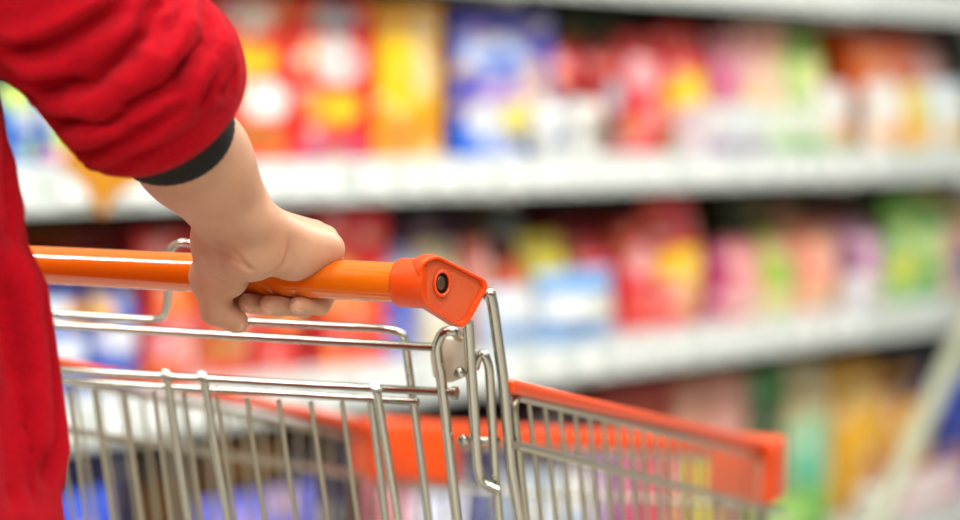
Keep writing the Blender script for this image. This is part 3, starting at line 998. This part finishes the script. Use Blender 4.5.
for mi in (False, True):
    ec = bm_obj('end_cap', cap_geo(mi), M['orange'], cart)
    ec['label'] = 'orange plastic end cap of the handle'
    auto_sharp(ec, 0.9)
    sc0 = on(CAPP, 443.5, 283.5)
    fn = mir if mi else Vector
    pv = [fn(cen + (Vector(p) - cen) * 0.84 - NP * 0.0044) for p in face]
    pl_ = mesh_obj('recess_plate', pv, [tuple(range(len(pv)))], M['recess'], ec, False)
    hole = [sc0 + NP * -0.0044, sc0 + NP * 0.0002]
    ring_pts = []
    n1 = NP.cross(Zv).normalized()
    n2 = NP.cross(n1).normalized()
    rim = [sc0 - NP * 0.0022 + n1 * (0.0098 * math.cos(a)) + n2 * (0.0098 * math.sin(a)) for a in [2 * PI * k / 24 for k in range(24)]]
    fn = mir if mi else Vector
    sq = lambda p: fn(Vector(p) - n1 * ((Vector(p) - sc0).dot(n1) * 0.3))
    v, f = tube_geo(rim, 0.0016, 8, closed=True)
    v = [sq(p) for p in v]
    mesh_obj('hole_rim', v, f, M['orange'], ec)
    v, f = tube_geo([sc0 - NP * 0.007, sc0 - NP * 0.0042], 0.0092, 24)  # flat dark disc in place of the hole's depth
    v = [sq(p) for p in v]
    mesh_obj('screw_hole_shade', v, f, M['dark'], ec)['label'] = 'dark disc for the shade in the screw hole'
    v, f = tube_geo([sc0 - NP * 0.0045 + n1 * 0.0, sc0 - NP * 0.0040, sc0 - NP * 0.0036], [0.0060, 0.0060, 0.0048], 20)
    v = [sq(p) for p in v]
    mesh_obj('screw', v, f, M['screw'], ec)

# rear wires (pixel polylines lie on the slanting rear frame)
RB, RW, RT = 0.0047, 0.0034, 0.0022


def rear(name, pl, r, fr=0.012, off=0.0, parent=None, m='chrome', both=False, ext=0.0):
    pts = [q(*p, off) if len(p) == 2 else q(p[0], p[1], p[2]) for p in pl]
    if ext:
        d = (pts[-1] - pts[-2]).normalized()
        pts[-1] = pts[-1] + d * ext
    o = tube(name, pts, r, M[m], parent or cart, fr)
    if both:
        tube(name, [mir(p) for p in pts], r, M[m], parent or cart, fr)
    return o


ZB = 0.56         # rear bottom of the basket
# posts under the cap (right; mirrored on the left)
rear('handle_post', [(485, 296), (490, 292), (493, 306), (503, 378), (511, 466), (520, 520)], RB * 1.02, 0.01, 0.012, both=True, ext=0.2)
rear('handle_post', [(468, 322), (471, 370), (477, 462), (481, 482), (499, 491)], RB, 0.03, -0.004, both=True)
rear('hinge_rod', [(475, 368), (478, 357), (484, 353), (489, 366), (495, 475), (503, 560)], RB * 0.85, 0.008, 0.006, both=True, ext=0.12)
# rear flap
flap = rear('rear_flap', [(455, 392.5), (300, 384.5), (160, 376), (-112, 358.6)], RW * 1.05, 0, -0.006)
rear('flap_rail', [(418, 401.5), (300, 394.5), (150, 386), (-112, 368.6)], RW * 0.95, 0, 0.004, parent=flap)
rear('flap_top_rail', [(436, 347.5), (330, 341.5), (180, 332.5), (-118, 314.5)], RW * 1.1, 0, 0.004, parent=flap)
rear('end_nut', [(452, 392.5), (457, 393)], RB * 1.15, 0, -0.006, parent=flap)
# loop around the hinge
rear('hinge_loop', [(457, 520), (440.5, 372), (436, 346), (443, 332), (453, 331), (461, 338, 0.014)], RB * 0.95, 0.012, -0.008, both=True)
# thick wire pairs of the flap that hook over its rail
for pl in ([(194, 560), (167, 378), (165, 375), (166, 372)], [(234, 560), (204, 380), (201, 377), (202, 374)], [(404.5, 560), (377, 392), (374, 389), (375, 386)]):
    rear('hook_wire', pl, RW * 1.1, 0.004, -0.014, parent=flap, ext=0.0)
for a, b in (((371.5, 402), (391, 560)),):
    rear('hook_wire', [a, b], RW * 1.05, 0, -0.006, parent=flap)
# thin wires of the flap
thin = [((-54, 381), (-38, 560)), ((-23, 383), (-5, 560)), ((8, 385), (28, 560)), ((39, 387), (60, 560)), ((69, 390), (92, 560)), ((94, 391), (118, 560)), ((124, 391), (148, 560)), ((154, 392), (176, 560)), ((184, 394), (207, 560)), ((216, 396), (241, 560)),
        ((247, 398), (269, 560)), ((279, 400), (301, 560)), ((311, 402), (334, 560)), ((342, 402), (363, 560))]
for a, b in thin:
    rear('flap_wire', [a, b], RT, 0, -0.001, parent=flap, m='chrome_soft')
# child seat frame: hooks up behind the handle and turns down at the right
rear('child_seat_frame', [(434, 560), (413, 400), (404, 333), (384, 328.5), (245, 321.5), (206, 318), (203, 262), (198, 246), (180, 241), (169, 250), (168, 300), (164, 319), (146, 319.5), (-100, 304.5)], RW * 1.05, 0.016, 0.016)
# beige hinge plate with bolts
pl = pts_on((Q0 + Fv * 0.008, QN), [(429, 352), (439, 337), (468, 340), (471, 375), (449, 384), (433, 380)])
nq = QN if QN.y > 0 else -QN
for mi in (False, True):
    pp = [mir(p) for p in pl] if mi else pl
    b = bm_obj('hinge_plate', prism(fillet(pp, 0.006, 3, True), nq * 0.007, 0.0015, 2), M['beige'], cart)
    b['label'] = 'beige plastic hinge plate'
    auto_sharp(b)
    fn = mir if mi else Vector
    for px_, py_ in ((459, 373), (463, 440)):
        c0 = q(px_, py_, -0.014)
        c1 = q(px_ + 3, py_, 0.012)
        v, f = join_geo([tube_geo([fn(c0), fn(c1)], 0.0038, 10), tube_geo([fn(c0 - nq * 0.003), fn(c0 - nq * 0.0025), fn(c0 + nq * 0.002)], [0.003, 0.0047, 0.0047], 14)])
        mesh_obj('bolt', v, f, M['chrome'], b if py_ < 400 else cart)
    c0 = q(464, 440, 0.002)
    c1 = q(500, 441, 0.010)
    v, f = tube_geo([fn(c0), fn(c1)], 0.003, 10)
    mesh_obj('cross_pin', v, f, M['chrome_soft'], cart)

# ---- right side panel
RR = on((Q0 + Fv * 0.015, QN), 507, 386)
ang = HEAD - math.radians(1.5)
RD = Vector((math.sin(ang), math.cos(ang), 0))
RPL = (RR, RD.cross(Zv).normalized())
rp = lambda px, py: on(RPL, px, py)
RN = RD.cross(Zv).normalized()           # outward (right)
FR = rp(769, 447)
FRV = FR.copy()
# front-left corner
FPL = (FR, Fv)
FL = on(FPL, 380, 428)
angL = HEAD + math.radians(1.5)
LD = Vector((math.sin(angL), math.cos(angL), 0))
LPL = (FL, LD.cross(Zv).normalized())
lp = lambda px, py: on(LPL, px, py)
RL = lp(60, 364)
LDIR3 = (FL - RL).normalized()
k_ = (RR - FR).length / (RL - FL).length
RL = FL - LDIR3 * (RR - FR).length
RN_L = -(LD.cross(Zv).normalized())
# floor of the basket
zf = FR.z - 0.30
BFR, BFL = Vector((FR.x, FR.y, zf)) - Fv * 0.03, Vector((FL.x, FL.y, zf)) - Fv * 0.03
BRR, BRL = Vector((RR.x, RR.y, zf - 0.07)) + Fv * 0.17, Vector((RL.x, RL.y, zf - 0.07)) + Fv * 0.17


def bar_sweep(a, b, wd, hg, side, bev=0.004):
    """rounded strip from a to b; side = horizontal width vector"""
    up = Zv
    ol = [a - side * wd / 2 - up * hg / 2, a + side * wd / 2 - up * hg / 2, a + side * wd / 2 + up * hg / 2, a - side * wd / 2 + up * hg / 2]
    return prism(ol, b - a, bev, 3)


def wire_panel(name, top0, top1, bot0, bot1, n, mids, parent, r=RT * 1.0):
    geo = tube_geo(fillet([top0, top1, bot1, bot0], 0.02, closed=True), RW * 1.15, 10, closed=True)
    pan = mesh_obj(name, geo[0], geo[1], M['chrome_soft'], parent)
    for k in range(1, n):
        t = k / n
        tube('wire', [top0.lerp(top1, t), bot0.lerp(bot1, t)], r, M['chrome_soft'], pan, 0, 8)
    for m0, m1 in mids:
        tube('cross_wire', [m0, m1], RW * 1.2, M['chrome_soft'], pan, 0, 8)
    return pan


rimR0, rimR1 = rp(512, 395.5), rp(755, 455)
d_ = (rimR1 - rimR0)
rimR1x = rimR0 + d_ * 1.03
nR = 34
midR0, midR1 = rp(512, 445), rp(780, 512)
bR0, bR1 = BRR.copy(), BFR.copy()
# the side wires start where the picture shows the first ones
s1, s2 = rp(514, 400), rp(531, 403)
step = (Vector((s1.x, s1.y, 0)) - Vector((s2.x, s2.y, 0))).length
nR = max(20, min(44, int(round(Vector((d_.x, d_.y, 0)).length * 1.03 / step))))
wire_panel('side_panel', rimR0, rimR1x, bR0, bR1, nR, [(midR0 + RN * 0.004, midR1 + RN * 0.004)], cart)
rimL0 = RL - Zv * 0.016
rimL1 = FL - Zv * 0.016
mL0, mL1 = lp(67, 430), lp(362, 476)
wire_panel('side_panel', rimL0, rimL1, BRL, BFL, nR, [(mL0, mL1 + (mL1 - mL0) * 0.05)], cart)
wire_panel('front_panel', FL - Zv * 0.016, FR - Zv * 0.016, BFL, BFR, 16, [(FL - Zv * 0.07, FR - Zv * 0.07)], cart)
wire_panel('basket_floor', BRL, BRR, BFL, BFR, 14, [(BRL.lerp(BFL, t), BRR.lerp(BFR, t)) for t in (0.33, 0.66)], cart)

# orange rim strips and corner caps
for a, b, sd in ((RR, FR, RN), (RL, FL, RN_L)):
    o = bm_obj('rim_strip', bar_sweep(a, b, 0.016, 0.0125, sd), M['orange'], cart)
    auto_sharp(o)
    o['label'] = 'orange plastic rim strip'
fd = (FR - FL)
o = bm_obj('rim_strip', bar_sweep(FL + Zv * 0.0, FR, 0.018, 0.022, Fv), M['orange'], cart)
auto_sharp(o)
o['label'] = 'orange plastic rim strip'


def corner(c, side_dir, side_out, front_dir, hg=0.074):
    """L-shaped cap: along the side backwards and along the front"""
    ls, lf = 0.052, (0.09 if front_dir.dot(Rv) < 0 else 0.125)
    o_ = c + Fv * 0.014 + side_out * 0.018
    a = [o_, o_ - side_dir * ls, o_ - side_dir * ls - side_out * 0.034, o_ - side_dir * 0.04 - side_out * 0.034, o_ - side_dir * 0.026 - side_out * 0.058, o_ - side_dir * 0.026 + front_dir * lf, o_ + front_dir * lf]
    zt = Zv * 0.013
    return prism([p + zt for p in a], -Zv * hg, 0.005, 3)


for c, sd, so, fdv in ((FR, RD, RN, -Rv), (FL, LD, RN_L, Rv)):
    o = bm_obj('corner_cap', corner(c, sd, so, fdv), M['orange'], cart)
    o['label'] = 'orange plastic corner cap'
    auto_sharp(o)

# chassis below (beneath the picture)
for s in (-1, 1):
    a = HC + Rv * (0.26 * s) + Fv * 0.30
    a.z = BRR.z + 0.01
    pts = [a, Vector((a.x, a.y, 0.22)) + Fv * 0.02, HC + Rv * (0.2 * s) + Fv * 0.98 - Zv * (HC.z - 0.19)]
    tube('chassis_tube', pts, 0.012, M['chrome_soft'], cart, 0.06)
    b1 = HC + Rv * (0.24 * s) + Fv * 0.62
    b1.z = 0.205
    b2 = b1.copy()
    b2.z = zf - 0.03
    tube('chassis_strut', [b1, b2], 0.010, M['chrome_soft'], cart)
    for fpos, rpos in ((0.33, 0.257), (0.93, 0.205)):
        c = HC + Rv * (rpos * s) + Fv * fpos
        zc = 0.062
        top = 0.205 if fpos < 0.5 else 0.185
        wv, wf = [], []
        ax = Rv
        cc = Vector((c.x, c.y, zc))
        fk = join_geo([tube_geo([cc + ax * 0.02 + Zv * 0.0, cc + ax * 0.02 + Zv * 0.075, cc + Zv * 0.085, cc - ax * 0.02 + Zv * 0.075, cc - ax * 0.02], 0.006, 8),
                       tube_geo([cc + Zv * 0.08, Vector((c.x, c.y, top))], 0.011, 10), tube_geo([cc - ax * 0.022, cc + ax * 0.022], 0.005, 8)])
        fo = mesh_obj('castor', fk[0], fk[1], M['chrome_soft'], cart)
        wv, wf = tube_geo([cc - ax * 0.014, cc - ax * 0.010, cc + ax * 0.010, cc + ax * 0.014], [0.054, 0.061, 0.061, 0.054], 28)
        auto_sharp(mesh_obj('wheel', wv, wf, M['rubber'], fo))

# ================================================================== THE PERSON
H0 = hpt(265)
Bv = -Fv


def hl(r, u, b):
    """hand frame: along the handle, up, towards the camera"""
    return np.array(H0 + Rv * r + Zv * u + Bv * b)


ELB = np.array(at(138, 90, 1.785))
ELS = np.array(at(146, 80, 1.785))
SHO = np.array(at(-84, -174, 1.73))
WR = hl(0.010, 0.046, 0.060)
CUFF = np.array(at(193, 158, 1.860))
# handle root of the right arm, fine mesh
allp = np.array([ELB, WR, hl(0.09, 0.08, -0.08), hl(-0.09, -0.07, 0.09)])
g = Grid(allp.min(0) - 0.055, allp.max(0) + 0.05, 0.0014)
rowd = np.array(Rv * 0.92 + Bv * 0.30 - Zv * 0.1)
rowd /= np.linalg.norm(rowd)
K = 0.012
FA = 0.5 * (ELB + WR)
# forearm: two merging strands
for s, rr in ((-1, 1.0), (1, 1.0)):
    g.cap(ELB + rowd * 0.010 * s, CUFF + rowd * 0.010 * s, 0.041, 0.0345, 0.02)
    g.cap(CUFF + rowd * 0.010 * s, WR + rowd * 0.0125 * s - 0.02 * (WR - CUFF), 0.0345, 0.0245, 0.02)
# ulna head
g.ell(WR + rowd * 0.026 + np.array(Zv) * 0.004 + np.array(Bv) * 0.012, (0.014, 0.014, 0.014), 0.014)
MCP = {'i': hl(0.012, 0.033, -0.035), 'm': hl(0.030, 0.034, -0.028), 'r': hl(0.046, 0.031, -0.017), 'p': hl(0.0575, 0.0245, -0.004)}
CAR = {'i': WR + rowd * -0.012, 'm': WR + rowd * -0.002, 'r': WR + rowd * 0.009, 'p': WR + rowd * 0.018}
for kf, ra, rb in (('i', 0.018, 0.0122), ('m', 0.018, 0.0122), ('r', 0.018, 0.0118), ('p', 0.0175, 0.0112)):
    g.cap(CAR[kf], MCP[kf], ra, rb, K)
# hypothenar pad over the near side of the handle
g.cap(hl(0.012, 0.026, 0.048), hl(0.040, 0.0185, 0.024), 0.021, 0.0165, 0.014)
g.cap(hl(0.040, 0.0185, 0.024), hl(0.0575, 0.024, 0.004), 0.0165, 0.0125, 0.012)
g.ell(hl(0.020, 0.022, 0.062), (0.024, 0.024, 0.022), 0.012)
# thenar: wrist to thumb
TC, TM, TI, TT = hl(-0.012, 0.030, 0.050), hl(-0.029, 0.0005, 0.0345), hl(-0.0290, -0.027, 0.0300), hl(-0.0125, -0.0370, 0.0240)
g.cap(WR + rowd * -0.012, TC, 0.024, 0.0225, 0.014)
g.cap(TC, TM, 0.0225, 0.0165, 0.012)
g.cap(hl(0.0, 0.024, 0.040), TM, 0.018, 0.014, 0.012)
g.cap(hl(-0.010, 0.020, 0.046), hl(-0.012, -0.001, 0.037), 0.017, 0.0125, 0.010)
g.cap(hl(-0.012, -0.001, 0.037), TM, 0.0125, 0.0145, 0.010)
g.cap(TM, TI, 0.0160, 0.0125, 0.008)
g.cap(TI, TT, 0.0122, 0.0095, 0.005)
# fingers wrap the far side of the handle and come back underneath
FNG = {'i': [(0.0, -0.004, -0.0395), (-0.010, -0.0245, -0.017), (-0.0240, -0.0225, 0.0125)],
       'm': [(0.016, -0.006, -0.040), (0.004, -0.0255, -0.017), (-0.0065, -0.0215, 0.0165)],
       'r': [(0.037, -0.005, -0.036), (0.028, -0.0250, -0.016), (0.0135, -0.0225, 0.0175)],
       'p': [(0.0510, -0.003, -0.030), (0.044, -0.0230, -0.0135), (0.0365, -0.0218, 0.0115)]}
RAD = {'i': (0.0112, 0.0098, 0.0088, 0.0076), 'm': (0.0115, 0.0100, 0.0090, 0.0082), 'r': (0.0110, 0.0096, 0.0088, 0.0082), 'p': (0.0102, 0.0088, 0.0080, 0.0070)}
NAILS = []
for kf in 'imrp':
    P = [MCP[kf]] + [hl(*x) for x in FNG[kf]]
    sub = Grid.__new__(Grid)
    sub.__dict__ = {**g.__dict__, 'D': np.full(g.n, 9.0, dtype=np.float32)}
    sub.chain(P, RAD[kf], 0.004)
    kk = 0.0018
    a, d = g.D, sub.D
    hh = np.clip(0.5 + 0.5 * (a - d) / kk, 0, 1)
    g.D = np.where(d > 5, a, np.where(a > 5, d, a * (1 - hh) + d * hh - kk * hh * (1 - hh))).astype(np.float32)
    ax_ = (P[3] - P[2]) / np.linalg.norm(P[3] - P[2])
    # nail side: away from the handle axis
    rad = P[3] - np.array(H0)
    rad -= np.array(Rv) * (rad @ np.array(Rv))
    rad /= np.linalg.norm(rad)
    NAILS.append((P[3] + ax_ * 0.002 + rad * RAD[kf][3] * 0.9, rad, ax_))
    g.union_done = True
ax_ = (TT - TI) / np.linalg.norm(TT - TI)
V, F = g.mesh()
V = relax(V, F, 2)
N = vnormals(V, F)
# skin creases: wrist fold, thumb web, knuckle lines
bvh = BVHTree.FromPolygons([Vector(p) for p in V], [tuple(int(i) for i in fq) for fq in F])


def cast(px, py):
    d = ray(px, py).normalized()
    hit = bvh.ray_cast(CAMP, d)
    return hit[0]


def crease_px(V, N, pl, depth, wdt, ridge=0.5):
    pts = [cast(*p) for p in pl]
    pts = [p for p in pts if p is not None]
    if len(pts) >= 2:
        crease(V, N, bez(pts, 30), depth, wdt, ridge)


crease_px(V, N, [(213, 247), (228, 257), (245, 266), (256, 272)], 0.0010, 0.0022, 0.4)
crease_px(V, N, [(230, 250), (240, 258), (250, 270), (262, 281)], 0.0008, 0.0022, 0.4)
crease_px(V, N, [(256, 277), (268, 275), (280, 268), (288, 256), (289, 240)], 0.0014, 0.003, 0.4)
crease_px(V, N, [(210, 262), (224, 272), (238, 276)], 0.0004, 0.0016, 0.3)
crease_px(V, N, [(206, 268), (218, 278), (234, 284)], 0.0004, 0.0016, 0.3)
crease_px(V, N, [(226, 304), (223, 312), (219, 320)], 0.0005, 0.0016, 0.3)
fine_V, fine_F = V, F
fc = V[F].mean(1)
fn_ = vnormals(V, F)[F].mean(1)
fm = np.zeros(len(F), np.int32)
for c, nn, axx in NAILS:
    dd = fc - c
    al = dd @ axx
    ra = dd @ nn
    la = np.sqrt(np.maximum(0, (dd ** 2).sum(1) - al ** 2 - ra ** 2))
    m = (np.abs(al) < 0.0052) & (la < 0.0046) & (ra > -0.006) & (fn_ @ nn > 0.35)
    fm[m] = 1
HMID = hpt(80)


def mir_np(P):
    P = np.asarray(P)
    r = np.array(Rv)
    c = np.array(HMID) - 0.0 * r
    return P - 2 * ((P - c) @ r)[:, None] * r[None, :]


PC = Vector(tuple(SHO)) - Rv * 0.140     # between the shoulders
GX, GY = Rv, Fv


def body(r, f, z):
    return np.array((PC.x + Rv.x * r + Fv.x * f, PC.y + Rv.y * r + Fv.y * f, z))


ZS = SHO[2]
SHL = body(-0.150, 0.0, ZS)
ELL_ = mir_np(ELB[None])[0]
# coarse body: head, neck, trunk, upper arms, legs
g2 = Grid(body(0, 0, 0) - np.array((0.62, 0.45, PC.z * 0)) * np.array((1, 1, 0)) + np.array((0, 0, 0.02)), body(0, 0, 0) * np.array((1, 1, 0)) + np.array((0.62, 0.50, 1.72)), 0.008)
g2.cap(body(0, -0.01, 0.95), body(0, -0.01, 1.25), 0.115, 0.125, 0.05)
g2.cap(body(-0.12, 0, ZS - 0.03), body(0.12, 0, ZS - 0.03), 0.055, 0.055, 0.05)
g2.cap(body(0, 0, ZS), body(0, 0.02, ZS + 0.11), 0.055, 0.05, 0.03)
hz = ZS + 0.21
g2.ell(body(0, 0.03, hz), (0.075, 0.095, 0.11), 0.02, -HEAD)
g2.ell(body(0, 0.075, hz - 0.07), (0.048, 0.05, 0.05), 0.03, -HEAD)
g2.cap(body(0, 0.122, hz + 0.01), body(0, 0.136, hz - 0.025), 0.009, 0.013, 0.012)
for s in (-1, 1):
    g2.ell(body(0.076 * s, 0.02, hz - 0.01), (0.012, 0.02, 0.03), 0.008, -HEAD)
    g2.ell(body(0.03 * s, 0.112, hz + 0.005), (0.013, 0.01, 0.011), 0.006, -HEAD)
g2.cap(body(-0.02, 0.123, hz - 0.062), body(0.02, 0.123, hz - 0.062), 0.007, 0.007, 0.008)
g2.cap(body(0.15, 0, ZS - 0.02), ELB, 0.05, 0.042, 0.03)
g2.cap(body(-0.15, 0, ZS - 0.02), ELL_, 0.05, 0.042, 0.03)
for s, st in ((-1, 0.09), (1, -0.06)):
    g2.chain([body(0.085 * s, -0.01, 0.92), body(0.09 * s, st * 0.6, 0.50), body(0.09 * s, st - 0.03, 0.09)], (0.085, 0.058, 0.042), 0.04)
    g2.cap(body(0.09 * s, st - 0.03, 0.055), body(0.10 * s, st + 0.13, 0.04), 0.034, 0.026, 0.02)
V2, F2 = g2.mesh()
V2 = relax(V2, F2, 2)
LV = mir_np(fine_V)
LF = fine_F[:, ::-1]
BV = np.concatenate([V2, fine_V, LV])
BF = np.concatenate([F2, fine_F + len(V2), LF + len(V2) + len(fine_V)])
BM_ = np.concatenate([np.zeros(len(F2), np.int32), fm, fm])
person = mesh_obj('person', BV, BF, None, None, True, mats=[M['skin'], M['nail']], fmat=BM_)
tag(person, 'person in a red fleece jacket with rolled sleeve, right hand gripping the orange trolley handle', 'person')

# ---- red fleece jacket
CD = (WR - CUFF) / np.linalg.norm(WR - CUFF)
lo = np.minimum.reduce([body(-0.5, -0.25, 0.76), body(0.3, 0.3, 1.5), ELB - 0.12, ELL_ - 0.12, body(-0.3, -0.3, .76), body(0.3, -0.3, 0.76)])
hi = np.maximum.reduce([body(-0.5, -0.25, 0.76), body(0.3, 0.3, 1.5), ELB + 0.16, ELL_ + 0.12, body(0.3, 0.3, .76), body(-0.3, 0.3, 1.46)])
lo[2], hi[2] = 0.74, ZS + 0.12
gj = Grid(lo, hi, 0.0032)
# trunk
TP = [(0.80, 0.250, 0.165), (0.92, 0.234, 0.160), (1.05, 0.213, 0.145), (1.17, 0.190, 0.125), (ZS - 0.08, 0.165, 0.11), (ZS + 0.0, 0.13, 0.09), (ZS + 0.07, 0.07, 0.07)]
X = np.meshgrid(*[gj.ax[i].astype(np.float32) for i in range(3)], indexing='ij', sparse=True)
zz = X[2]
TS = 0.045       # loose hang of the jacket to the right of the trunk axis
A_ = np.interp(zz, [p[0] for p in TP], [p[1] for p in TP]).astype(np.float32)
B_ = np.interp(zz, [p[0] for p in TP], [p[2] for p in TP]).astype(np.float32)
rr_ = (X[0] - PC.x) * Rv.x + (X[1] - PC.y) * Rv.y
ff_ = (X[0] - PC.x) * Fv.x + (X[1] - PC.y) * Fv.y
k0 = np.sqrt((rr_ / A_) ** 2 + (ff_ / B_) ** 2)
d = (k0 - 1) * np.minimum(A_, B_)
d = np.maximum(d, 0.79 - zz)
d = np.maximum(d, zz - (ZS + 0.07)).astype(np.float32)
gj.D = d
# sleeves
def sleeve(sh, el, cu, cd):
    sub = Grid.__new__(Grid)
    sub.__dict__ = {**gj.__dict__, 'D': np.full(gj.n, 9.0, dtype=np.float32)}
    sub.cap(sh, el * 0.55 + sh * 0.45, 0.074, 0.071, 0.03)
    sub.cap(el * 0.55 + sh * 0.45, el, 0.071, 0.068, 0.03)
    sub.cap(el, cu + cd * 0.03, 0.068, 0.0570, 0.03)
    X = np.meshgrid(*[gj.ax[i].astype(np.float32) for i in range(3)], indexing='ij', sparse=True)
    pl = (X[0] - cu[0]) * cd[0] + (X[1] - cu[1]) * cd[1] + (X[2] - cu[2]) * cd[2]
    a, k = sub.D, 0.022
    hh = np.clip(0.5 - 0.5 * (a - pl) / k, 0, 1)
    dd = a * (1 - hh) + pl * hh + k * hh * (1 - hh)
    a, k = gj.D, 0.007
    hh = np.clip(0.5 + 0.5 * (a - dd) / k, 0, 1)
    gj.D = (a * (1 - hh) + dd * hh - k * hh * (1 - hh)).astype(np.float32)


SE = CUFF - CD * 0.052
SEC = SE + (np.array(at(181, 160, 1.80)) - np.array(at(190, 157, 1.80)))
sleeve(SHO + np.array((0.0, 0.0, -0.01)), ELS, SEC, CD)
CUL = mir_np(CUFF[None])[0]
CDL = mir_np(WR[None])[0] - CUL
CDL /= np.linalg.norm(CDL)
sleeve(SHL, ELL_, CUL - CDL * 0.052, CDL)
VJ, FJ = gj.mesh()
VJ = relax(VJ, FJ, 3)
NJ = vnormals(VJ, FJ)
bvh = BVHTree.FromPolygons([Vector(p) for p in VJ], [tuple(int(i) for i in fq) for fq in FJ])
Z1 = lambda l: [(a / 2.667, b / 2.667) for a, b in l]
FOLDS = [
    ([(0, 135), (100, 130), (180, 100), (250, 62), (330, 18)], 0.0075, 0.008),
    ([(20, 190), (100, 210), (200, 222), (255, 222), (300, 180), (360, 120), (430, 30)], 0.0060, 0.008),
    ([(90, 285), (180, 275), (260, 258), (330, 232)], 0.0040, 0.006),
    ([(125, 312), (200, 320), (290, 300), (350, 270), (420, 228), (480, 188), (530, 110), (548, 20)], 0.0085, 0.0075),
    ([(200, 395), (300, 360), (380, 320), (460, 250), (510, 195)], 0.0060, 0.008),
    ([(230, 432), (350, 420), (450, 388), (545, 325), (600, 290)], 0.0030, 0.007),
    ([(490, 30), (455, 100), (430, 150), (448, 192)], 0.0045, 0.006),
    ([(530, 300), (533, 235), (555, 150), (572, 60)], 0.0060, 0.006),
    ([(572, 250), (588, 160), (600, 100)], 0.0040, 0.005),
    ([(185, 400), (215, 418), (245, 436)], 0.0040, 0.005),
    ([(300, 242), (345, 212), (400, 168), (425, 140)], 0.0030, 0.006),
    ([(55, 238), (110, 248), (165, 242)], 0.0030, 0.006),
    ([(140, 348), (220, 348), (300, 328), (365, 298)], 0.0030, 0.006),
    ([(350, 62), (400, 25), (430, 5)], 0.0030, 0.006),
    ([(602, 235), (612, 185), (608, 140)], 0.0030, 0.006),
    ([(250, 452), (330, 450), (420, 428), (520, 375), (590, 320)], 0.0022, 0.005),
]
for pl, dep, wdt in FOLDS:
    crease_px(VJ, NJ, Z1(pl), dep * 1.4, wdt * 0.8, 0.7)
    NJ = vnormals(VJ, FJ)
# hanging folds of the body of the jacket
for pl, dep, wdt in (([(24, 240), (30, 290), (37, 340), (43, 390), (48, 440), (49, 490)], 0.032, 0.011), ([(0, 250), (10, 320), (22, 400), (34, 470), (40, 518)], 0.016, 0.012),
                     ([(0, 380), (10, 440), (18, 515)], 0.016, 0.012), ([(4, 130), (9, 190), (13, 250)], 0.010, 0.009)):
    crease_px(VJ, NJ, pl, dep, wdt, 0.35)
    NJ = vnormals(VJ, FJ)
jac = mesh_obj('fleece_jacket', VJ, FJ, M['fleece'], person)
jac['label'] = 'red fleece jacket with sleeve pushed up to the elbow'

# black ribbed cuff showing under the sleeve edge
def ribcuff(cu, cd, rw):
    V_, F_ = [], []
    e1 = rw - cd * (rw @ cd)
    e1 /= np.linalg.norm(e1)
    e2 = np.cross(cd, e1)
    prof = [(-0.03, 0.003), (0.004, 0.0035), (0.010, 0.0035), (0.0125, 0.002), (0.0125, -0.001), (0.0, -0.002)]
    ns = 96
    for s_, dr in prof:
        for k in range(ns):
            a = 2 * PI * k / ns
            rb = 0.0003 * math.cos(a * 48)
            ra = 0.0440 + dr + rb + 0.0
            V_.append(cu + cd * s_ + e1 * ((ra + 0.006) * math.cos(a)) + e2 * ((ra - 0.0015) * math.sin(a)))
    for j in range(len(prof) - 1):
        for k in range(ns):
            k2 = (k + 1) % ns
            F_.append((j * ns + k, j * ns + k2, (j + 1) * ns + k2, (j + 1) * ns + k))
    return V_, F_


FD = (CUFF - ELB) / np.linalg.norm(CUFF - ELB)
FDL = (CUL - ELL_) / np.linalg.norm(CUL - ELL_)
for cu, cd in ((CUFF - FD * 0.046, FD), (CUL - FDL * 0.046, FDL)):
    v, f = ribcuff(cu, cd, rowd if cu is not CUL else rowd)
    mesh_obj('knit_cuff', v, f, M['rib'], person)['label'] = 'black ribbed cuff under the sleeve edge'

# trousers, shoes and hair (outside the frame)
gt = Grid(body(0, 0, 0) * np.array((1, 1, 0)) + np.array((-0.4, -0.4, 0.04)), body(0, 0, 0) * np.array((1, 1, 0)) + np.array((0.4, 0.4, 1.0)), 0.008)
gt.cap(body(-0.05, -0.01, 0.88), body(0.05, -0.01, 0.88), 0.105, 0.105, 0.04)
for s, st in ((-1, 0.09), (1, -0.06)):
    gt.chain([body(0.085 * s, -0.01, 0.88), body(0.09 * s, st * 0.6, 0.50), body(0.09 * s, st - 0.03, 0.10)], (0.1, 0.073, 0.06), 0.04)
V3, F3 = gt.mesh()
mesh_obj('trousers', relax(V3, F3, 2), F3, M['denim'], person)
for s, st in ((-1, 0.09), (1, -0.06)):
    c = body(0.095 * s, st + 0.04, 0.05)
    gs = Grid(c - np.array((0.2, 0.2, 0.06)), c + np.array((0.2, 0.2, 0.1)), 0.006)
    gs.cap(body(0.09 * s, st - 0.04, 0.05), body(0.10 * s, st + 0.14, 0.042), 0.046, 0.039, 0.02)
    gs.cap(body(0.09 * s, st - 0.03, 0.07), body(0.09 * s, st - 0.03, 0.10), 0.05, 0.048, 0.02)
    gs.cut((0, 0, 0.004), (0, 0, -1), 0.006)
    V4, F4 = gs.mesh()
    mesh_obj('shoe', relax(V4, F4, 1), F4, M['shoe'], person)
gh = Grid(body(0, 0, hz) - 0.2, body(0, 0, hz) + 0.2, 0.006)
gh.ell(body(0, 0.012, hz + 0.025), (0.086, 0.098, 0.105), 0.02, -HEAD)
gh.cap(body(0, -0.07, hz), body(0, -0.075, hz - 0.12), 0.045, 0.03, 0.03)
gh.cut(body(0, 0.085, hz + 0.02), (Fv.x, Fv.y, -0.75), 0.02)
V5, F5 = gh.mesh()
mesh_obj('hair', relax(V5, F5, 1), F5, M['hair'], person)
